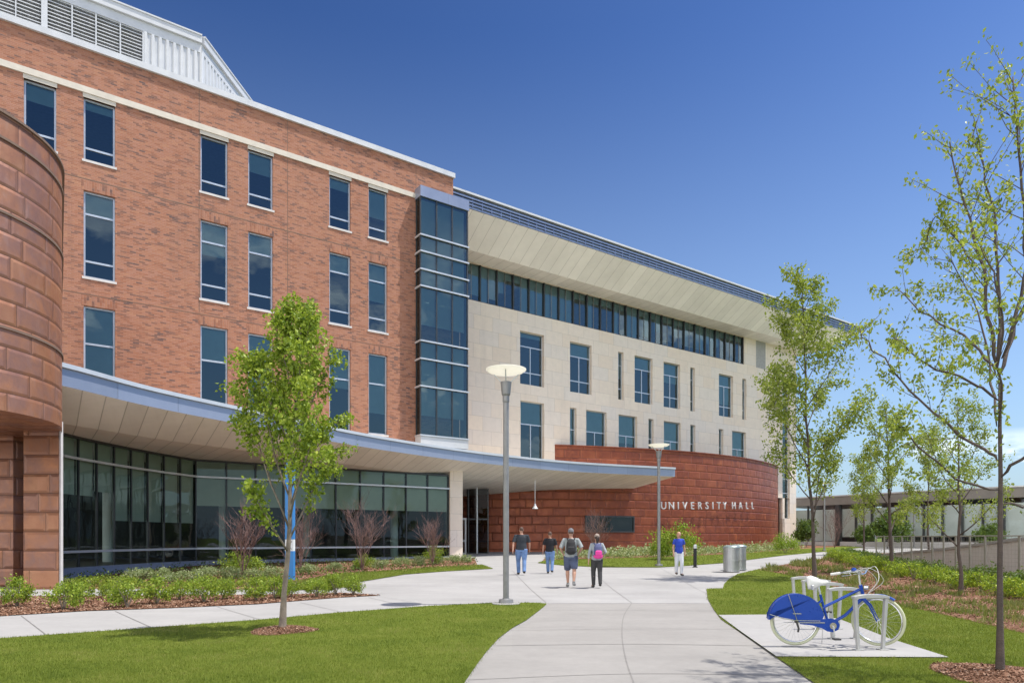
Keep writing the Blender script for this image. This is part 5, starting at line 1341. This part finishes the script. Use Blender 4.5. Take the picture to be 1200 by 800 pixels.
# ------------------------------------------------------------------ people
plain('skin', (.48, .27, .19), .5, 0, .05); plain('skin_tan', (.40, .21, .14), .5, 0, .05); plain('hair_dark', (.035, .02, .014), .6); plain('hair_blond', (.42, .27, .12), .6); plain('hair_stubble', (.09, .05, .035), .7)
def cloth(n, c, v=.18): plain(n, c, .9, 0, v, 5, .25)
cloth('shirt_charcoal', (.030, .036, .045)); cloth('shirt_black', (.014, .014, .018)); cloth('jeans', (.13, .22, .42), .25); cloth('tee_grey', (.30, .33, .33)); cloth('shorts_navy', (.075, .095, .16), .3)
cloth('top_grey', (.33, .36, .38)); cloth('trousers_dark', (.045, .045, .047)); cloth('shirt_blue', (.025, .06, .42)); cloth('trousers_white', (.62, .64, .68), .08); cloth('pack_black', (.03, .03, .032)); cloth('pack_navy', (.09, .10, .20)); cloth('pack_pink', (.70, .06, .30), .1)
cloth('cap_grey', (.16, .16, .17)); cloth('shoe_dark', (.03, .028, .026)); cloth('shoe_grey', (.2, .2, .2)); plain('cap_khaki', (.30, .24, .20), .8)
def remesh(mb, name, mats, parent, vox=.012, sm=2):
    me = mb.mesh(name + '_src', mats); o = link_mesh('tmp', me)
    bm = bmesh.new(); bm.from_mesh(me); bmesh.ops.recalc_face_normals(bm, faces=bm.faces); bm.to_mesh(me); bm.free()
    m_ = o.modifiers.new('r', 'REMESH'); m_.mode = 'VOXEL'; m_.voxel_size = vox; m_.use_smooth_shade = True
    if sm: s_ = o.modifiers.new('s', 'SMOOTH'); s_.factor = .5; s_.iterations = sm
    dg = bpy.context.evaluated_depsgraph_get(); dg.update()
    out = bpy.data.meshes.new_from_object(o.evaluated_get(dg)); out.name = name
    out.materials.clear(); out.materials.append(mats)
    bpy.data.objects.remove(o)
    return link_mesh(name, out, parent)
def V3(*a): return Vector(a)
def person(label, px, py, H, az, sh='shirt_charcoal', tr='jeans', skin='skin', hair='hair_stubble', hairlen=0, sex='m', stride=.16, elbow=(.0, .0), wide=1.0, shoe='shoe_dark', shorts=False, sleeve=.55, cap=None, armpose=None, rel=0, feet_y=None, tight=False, head_turn=0):
    x, y, z = gz(px, py); root = thing('person', label, 'person', (x, y, z + .012), az)
    k = H / 1.75; w = wide; ff = .88 if sex == 'f' else 1.0
    # joints (facing +Y)
    pel = V3(0, 0, .95); hx = .088 * w; sx = .185 * w * ff
    L = {}
    for s_, st_ in ((-1, stride), (1, -stride)):
        hip = V3(s_ * hx, 0, .91); ank = V3(s_ * .085, st_ + .0, .085 + (.05 if st_ < 0 else 0)); kn = hip.lerp(ank, .5) + V3(s_ * .01, .045 + (.02 if st_ < 0 else 0), 0)
        toe = ank + V3(s_ * .02, .145, -.05 - (.01 if st_ < 0 else 0)); L[s_] = (hip, kn, ank, toe)
    A = {}
    for s_, ar in ((-1, -stride * .9), (1, stride * .9)):
        shd = V3(s_ * sx, 0, 1.42); el = V3(s_ * (sx + .07 * w), ar * .35 - .01, 1.14); wr_ = V3(s_ * (sx + .085 * w), ar * 1.0 + .06, .90)
        if armpose and s_ in armpose: el, wr_ = armpose[s_]
        A[s_] = (shd, el, wr_)
    b = MB()
    b.tube([V3(0, 0, .84), V3(0, 0, .93), V3(0, 0, 1.03), V3(0, .0, 1.13), V3(0, 0, 1.26), V3(0, 0, 1.38), V3(0, -.005, 1.455), V3(0, -.01, 1.50)], [(.13 * w, .10), (.158 * w, .115), (.148 * w, .105), (.135 * w * ff, .098), (.152 * w * ff, .11), (.165 * w * ff, .10), (.11 * ff, .075), (.055, .055)], 18)
    b.tube([V3(0, -.01, 1.46), V3(0, 0, 1.53), V3(0, .008, 1.58)], [(.058, .058), (.052, .054), (.055, .06)], 14)
    hd = [(1.535, .018, .035, .05), (1.555, .02, .052, .068), (1.59, .015, .066, .085), (1.63, .008, .074, .095), (1.67, .004, .077, .098), (1.71, .0, .072, .09), (1.738, -.004, .052, .066), (1.752, -.005, .02, .026)]
    ct, st2 = math.cos(head_turn), math.sin(head_turn)
    b.tube([V3(0, yy, zz) for zz, yy, rx, ry in hd], [(rx, ry) for zz, yy, rx, ry in hd], 18)
    b.tube([V3(0, .095, 1.655), V3(0, .112, 1.625), V3(0, .098, 1.612)], [.010, .014, .010], 8)     # nose
    for s_ in (-1, 1): b.tube([V3(s_ * .076, -.005, 1.665), V3(s_ * .086, -.012, 1.645), V3(s_ * .078, -.005, 1.615)], [(.008, .016), (.008, .02), (.006, .012)], 8)
    fem = []
    for s_ in (-1, 1):
        hip, kn, ank, toe = L[s_]
        b.tube([hip + V3(0, 0, .04), hip.lerp(kn, .35), kn, kn.lerp(ank, .3) + V3(0, -.015, 0), kn.lerp(ank, .7), ank], [.092 * w, .082 * w, .057, .060, .043, .036], 14)
        b.tube([ank + V3(0, -.05, -.045), ank + V3(0, 0, -.03), toe + V3(0, -.02, .012), toe + V3(0, .03, 0)], [(.032, .03), (.036, .04), (.040, .026), (.03, .016)], 10)
        shd, el, wr_ = A[s_]
        b.tube([V3(s_ * sx * .55, 0, 1.415), shd, shd.lerp(el, .25), el, el.lerp(wr_, .3), wr_], [.055, .056, .050, .038, .040, .026], 12)
        d = (wr_ - el).normalized(); sd_ = V3(0, 1, 0) - d * d.y; sd_.normalize(); inn = d.cross(sd_) * (1 if d.cross(sd_).x * s_ < 0 else -1)
        pm = wr_ + d * .045
        b.tube([wr_ - d * .01, wr_ + d * .03, wr_ + d * .085], [(.024, .024), (.020, .036), (.017, .040)], 10)
        for j, fl in enumerate((.065, .075, .07, .055)):
            o = wr_ + d * .075 + sd_ * (.030 - .020 * j); b.tube([o, o + d * fl * .5 + inn * .006, o + d * fl * .95 + inn * .022], [.0095, .009, .0075], 6)
        o = wr_ + d * .025 + sd_ * .032; b.tube([o, o + d * .035 + sd_ * .025 + inn * .008, o + d * .062 + sd_ * .028 + inn * .016], [.012, .011, .009], 6)
    b.v = [(X * k, Y * k, Z * k) for X, Y, Z in b.v]
    body = remesh(b, 'body', M[skin], root, .0085, 1)
    def sc(o): o.v = [(X * k, Y * k, Z * k) for X, Y, Z in o.v]; return o
    # shirt
    s = MB(); e = .018
    s.tube([V3(0, -.005, .90), V3(0, 0, .96), V3(0, 0, 1.06), V3(0, 0, 1.16), V3(0, 0, 1.27), V3(0, 0, 1.38), V3(0, -.004, 1.455), V3(0, -.006, 1.485)], [(.158 * w + e, .118 + e), (.160 * w + e, .118 + e), (.15 * w + e, .115 + e), (.143 * w * ff + e, .105 + e), (.155 * w * ff + e, .115 + e), (.168 * w * ff + e, .105 + e), (.115 * ff + e, .08 + e), (.07, .07)], 18)
    for s_ in (-1, 1):
        shd, el, wr_ = A[s_]; full = sleeve > 1
        en = shd.lerp(el, sleeve) if not full else el.lerp(wr_, sleeve - 1)
        P = [V3(s_ * sx * .5, 0, 1.42), shd, shd.lerp(el, .3), en] if not full else [V3(s_ * sx * .5, 0, 1.42), shd, shd.lerp(el, .4), el, en]
        s.tube(P, ([.068, .070, .068, .066] if not full else [.066, .066, .058, .052, .04]), 12)
    remesh(sc(s), 'shirt', M[sh], root, .014, 2)
    # trousers / shorts
    t_ = MB(); t_.tube([V3(0, 0, .84), V3(0, 0, .93), V3(0, 0, 1.0)], [(.155 * w, .12), (.172 * w, .128), (.158 * w, .118)], 16)
    for s_ in (-1, 1):
        hip, kn, ank, toe = L[s_]
        lo2 = kn + V3(0, 0, .03) if shorts else ank + V3(0, -.005, .01)
        if shorts: t_.tube([hip + V3(0, 0, .03), hip.lerp(kn, .5), lo2], [.108 * w, .105 * w, .10], 14)
        elif tight: t_.tube([hip + V3(0, 0, .03), hip.lerp(kn, .4), kn, kn.lerp(ank, .4), ank + V3(0, 0, -.01)], [.106 * w, .095 * w, .078, .074, .060], 14)
        else: t_.tube([hip + V3(0, 0, .03), hip.lerp(kn, .4), kn, kn.lerp(ank, .45), lo2 + V3(0, 0, -.03)], [.106 * w, .098 * w, .078, .074, .068], 14)
    remesh(sc(t_), 'shorts' if shorts else 'trousers', M[tr], root, .014, 2)
    for s_ in (-1, 1):
        hip, kn, ank, toe = L[s_]; o = MB()
        o.tube([ank + V3(0, -.07, -.045), ank + V3(0, -.03, -.035), ank + V3(0, .04, -.04), toe + V3(0, 0, .0), toe + V3(0, .05, -.005)], [(.03, .034), (.042, .048), (.044, .042), (.048, .03), (.03, .02)], 12)
        if shorts: o.tube([ank + V3(0, 0, -.03), ank + V3(0, 0, .06)], [.045, .045], 10)
        remesh(sc(o), 'shoe', M[shoe], root, .012, 1)
    # hair
    h_ = MB(); g = .010 if hairlen else .004
    h_.tube([V3(0, -.02, 1.615), V3(0, -.018, 1.65), V3(0, -.014, 1.69), V3(0, -.010, 1.725), V3(0, -.008, 1.75), V3(0, -.008, 1.768)], [(.070 + g, .080), (.076 + g, .088), (.076 + g, .092), (.064 + g, .078), (.044 + g, .05), (.015, .02)], 16)
    if hairlen: h_.tube([V3(0, -.055, 1.72), V3(0, -.095, 1.64), V3(0, -.10, 1.56), V3(0, -.09, 1.56 - hairlen)], [(.05, .04), (.062, .045), (.05, .035), (.02, .02)], 12)
    remesh(sc(h_), 'hair', M[hair], root, .01, 1)
    if cap:
        c = MB(); c.tube([V3(0, -.004, 1.665), V3(0, -.005, 1.70), V3(0, -.007, 1.745), V3(0, -.01, 1.775), V3(0, -.01, 1.79)], [(.088, .106), (.088, .106), (.078, .09), (.05, .056), (.015, .015)], 18)
        dn = -1 if cap[1] == 'back' else 1
        c.tube([V3(0, dn * .07, 1.675), V3(0, dn * .13, 1.67), V3(0, dn * .165, 1.66)], [(.07, .012), (.062, .010), (.035, .008)], 10)
        remesh(sc(c), 'cap', M[cap[0]], root, .01, 1)
    # eyes and mouth
    f = MB()
    for s_ in (-1, 1): f.tube([V3(s_ * .03, .088, 1.652), V3(s_ * .03, .0995, 1.652)], [.011, .006], 8)
    f.tube([V3(-.022, .097, 1.592), V3(0, .103, 1.59), V3(.022, .097, 1.592)], [.004, .006, .004], 6)
    sc(f).build('facial_features', M['hair_dark'], root, world=False)
    return root, k
p1, _ = person('man in charcoal short-sleeved shirt and blue jeans, leftmost of the walkers', 611, 673.2, 1.80, R(4), 'shirt_charcoal', 'jeans', wide=1.2, stride=.21, sleeve=.8)
p2_, _ = person('man in black T-shirt and light jeans, second walker from the left', 644.5, 671.8, 1.62, R(-6), 'shirt_black', 'jeans', 'skin_tan', wide=1.08, stride=.15, sleeve=.8)
p3, k3 = person('man in grey T-shirt, dark cap and navy shorts wearing a black backpack', 669, 688, 1.74, R(-4), 'tee_grey', 'shorts_navy', wide=1.12, stride=.19, shorts=True, shoe='shoe_grey', cap=('cap_grey', 'fwd'), sleeve=.95,
                 armpose={-1: (V3(-.31, -.05, 1.17), V3(-.24, .14, 1.02)), 1: (V3(.33, -.06, 1.18), V3(.24, .12, 1.02))})
p4, k4 = person('woman in grey top and dark trousers with long dark hair and a pink backpack', 699.5, 688.5, 1.58, R(3), 'top_grey', 'trousers_dark', hair='hair_dark', hairlen=.22, sex='f', stride=.15, sleeve=1.7, cap=('cap_khaki', 'fwd'), tight=True, wide=1.05,
                 armpose={-1: (V3(-.26, -.02, 1.14), V3(-.28, -.02, .87)), 1: (V3(.28, -.07, 1.18), V3(.25, .14, 1.10))})
p5, _ = person('woman in royal blue top and white trousers walking towards the camera', 795.5, 674.3, 1.62, R(183), 'shirt_blue', 'trousers_white', hair='hair_blond', hairlen=.10, sex='f', stride=.07, tight=True, sleeve=.6, wide=1.0)
def backpack(label, root, k, main, low=None):
    bp = thing('backpack', label, 'backpack', tuple(root.location), root.rotation_euler.z)
    b = MB(); zz = .0
    b.tube([V3(0, -.21, 1.00), V3(0, -.225, 1.06), V3(0, -.235, 1.2), V3(0, -.22, 1.34), V3(0, -.20, 1.42), V3(0, -.185, 1.46)], [(.10, .06), (.145, .095), (.15, .105), (.135, .09), (.10, .06), (.05, .03)], 14)
    b.v = [(X * k, Y * k, Z * k) for X, Y, Z in b.v]; remesh(b, 'bag', M[main], bp, .014, 2)
    b = MB(); b.tube([V3(0, -.31, 1.03), V3(0, -.335, 1.09), V3(0, -.33, 1.2), V3(0, -.31, 1.24)], [(.08, .02), (.115, .03), (.11, .03), (.07, .015)], 12); b.v = [(X * k, Y * k, Z * k) for X, Y, Z in b.v]; remesh(b, 'pocket', M[low or main], bp, .012, 2)
    if low: b = MB(); b.tube([V3(0, -.215, .985), V3(0, -.23, 1.02), V3(0, -.238, 1.08)], [(.12, .07), (.157, .11), (.158, .113)], 14); b.v = [(X * k, Y * k, Z * k) for X, Y, Z in b.v]; remesh(b, 'base', M[low], bp, .014, 1)
    for s_ in (-1, 1):
        b = MB(); b.tube([V3(s_ * .09, -.16, 1.42), V3(s_ * .11, -.08, 1.475), V3(s_ * .12, .03, 1.475), V3(s_ * .13, .12, 1.40), V3(s_ * .14, .13, 1.25), V3(s_ * .165, .03, 1.12), V3(s_ * .14, -.13, 1.06)], [(.022, .008)] * 7, 8); b.v = [(X * k, Y * k, Z * k) for X, Y, Z in b.v]; b.build('strap', M[main], bp, world=False, smooth=True)
backpack('large black backpack on the back of the man in shorts', p3, k3, 'pack_black')
backpack('navy backpack with bright pink lower pocket on the back of the dark haired woman', p4, k4, 'pack_navy', 'pack_pink')

# ------------------------------------------------------------------ sun, sky, camera
SUN_EL, SUN_H = 66.0, Vector((.972, .03))
sd3 = Vector((SUN_H.x, SUN_H.y, 0)).normalized() * math.cos(R(SUN_EL)); sd3.z = math.sin(R(SUN_EL))
sl = bpy.data.lights.new('sun', 'SUN'); sl.energy = SUN_E; sl.angle = R(.53); sl.color = (1, .95, .87)
so = bpy.data.objects.new('sun', sl); C.objects.link(so); so.rotation_euler = sd3.to_track_quat('Z', 'Y').to_euler(); so.location = sd3 * 100
wd = bpy.data.worlds.new('World'); bpy.context.scene.world = wd; wd.use_nodes = True; nt = wd.node_tree; nt.nodes.clear()
def N(ty, **kw):
    x = nt.nodes.new(ty)
    for k_, v_ in kw.items(): setattr(x, k_, v_)
    return x
sky = N('ShaderNodeTexSky', sky_type='NISHITA', sun_disc=False, sun_elevation=R(SUN_EL), sun_rotation=math.atan2(SUN_H.x, SUN_H.y), altitude=0, air_density=1.0, dust_density=SKY_DUST, ozone_density=SKY_OZ)
tc = N('ShaderNodeTexCoord'); sep = N('ShaderNodeSeparateXYZ'); nt.links.new(tc.outputs['Generated'], sep.inputs[0])
# real clouds low in the sky: flat-based cumulus drawn on a plane above the viewer
def mth(op, a, b=0.0):
    x = N('ShaderNodeMath', operation=op)
    for i, v_ in enumerate((a, b)):
        if isinstance(v_, bpy.types.NodeSocket): nt.links.new(v_, x.inputs[i])
        else: x.inputs[i].default_value = v_
    return x.outputs[0]
def mrn(v_, a, b, c, d):
    x = N('ShaderNodeMapRange'); nt.links.new(v_, x.inputs[0])
    for i, q_ in enumerate((a, b, c, d)): x.inputs[i + 1].default_value = q_
    return x.outputs[0]
mp = N('ShaderNodeMapping'); mp.inputs['Scale'].default_value = (3.4, 3.4, 8.5); mp.inputs['Location'].default_value = CLOUD_OFF
nt.links.new(tc.outputs['Generated'], mp.inputs[0])
nz = N('ShaderNodeTexNoise'); nz.inputs['Scale'].default_value = 1.0; nz.inputs['Detail'].default_value = 9; nz.inputs['Roughness'].default_value = .56; nt.links.new(mp.outputs[0], nz.inputs[0])
el = sep.outputs[2]
band = mth('MULTIPLY', mrn(el, .015, .05, 0, 1), mrn(el, CLOUD_TOP[0], CLOUD_TOP[1], 1, 0))
# unseen cloud bank added behind and left of the viewer to brighten shaded walls
dt = N('ShaderNodeVectorMath', operation='DOT_PRODUCT'); nt.links.new(tc.outputs['Generated'], dt.inputs[0]); dt.inputs[1].default_value = (-.50, -.866, 0)
behind = mrn(dt.outputs['Value'], .42, .58, 0, 1)
band2 = mth('MULTIPLY', mth('MULTIPLY', mrn(el, .01, .04, 0, 1), mrn(el, .80, .92, 1, 0)), behind)
mx = mth('MAXIMUM', band, band2)
fac = mth('MAXIMUM', mth('MULTIPLY', mrn(nz.outputs[0], .53, .60, 0, .9), band), mth('MULTIPLY', mrn(nz.outputs[0], .36, .46, 0, 1), band2))
fac = mth('MAXIMUM', fac, mth('MULTIPLY', mth('MULTIPLY', mrn(nz.outputs[0], .55, .62, 0, .8), mrn(sep.outputs[1], -.02, .12, 1, 0)), mth('MULTIPLY', mrn(el, .10, .18, 0, 1), mrn(el, .30, .42, 1, 0))))
mixc = N('ShaderNodeMix', data_type='RGBA'); nt.links.new(fac, mixc.inputs[0])
# grade the clear sky a little deeper, as through a clear dry atmosphere
gm = N('ShaderNodeGamma'); gm.inputs[1].default_value = SKY_GAMMA; nt.links.new(sky.outputs[0], gm.inputs[0])
tn = N('ShaderNodeMix', data_type='RGBA', blend_type='MULTIPLY'); tn.inputs[0].default_value = 1; nt.links.new(gm.outputs[0], tn.inputs[6]); tn.inputs[7].default_value = (*SKY_TINT, 1)
cl = N('ShaderNodeVectorMath', operation='MINIMUM'); nt.links.new(tn.outputs[2], cl.inputs[0]); cl.inputs[1].default_value = (5, 5.5, 6.5)
hz_ = N('ShaderNodeMix', data_type='RGBA'); nt.links.new(cl.outputs[0], hz_.inputs[6]); hz_.inputs[7].default_value = (1.40, 1.86, 2.45, 1)
nt.links.new(mth('MULTIPLY', mth('POWER', mrn(el, 0, .6, 1, 0), 1.35), .95), hz_.inputs[0])     # pale air towards the horizon
nt.links.new(hz_.outputs[2], mixc.inputs[6]); mixc.inputs[7].default_value = (*CLOUD_COL, 1)
bg = N('ShaderNodeBackground'); bg.inputs[1].default_value = SKY_S; nt.links.new(mixc.outputs[2], bg.inputs[0])
wo = N('ShaderNodeOutputWorld'); nt.links.new(bg.outputs[0], wo.inputs[0])

cam = bpy.data.cameras.new('camera'); co_ = bpy.data.objects.new('camera', cam); C.objects.link(co_)
co_.location = (0, 0, EYE); co_.rotation_euler = (R(90), 0, 0); cam.sensor_width = 36; cam.lens = 24; cam.shift_y = 230 / 1200; cam.clip_end = 3000; cam.clip_start = .1
sc_ = bpy.context.scene; sc_.camera = co_
sc_.render.engine = 'CYCLES'; sc_.view_settings.view_transform = 'Standard'; sc_.view_settings.look = 'None'; sc_.view_settings.gamma = 1; sc_.view_settings.use_curve_mapping = False
sc_.view_settings.exposure = EXPO
sc_.cycles.max_bounces = 8; sc_.cycles.transparent_max_bounces = 12; sc_.cycles.diffuse_bounces = 4; sc_.cycles.caustics_reflective = False; sc_.cycles.caustics_refractive = False
for o in list(bpy.data.objects):
    if 'used' in o: del o['used']
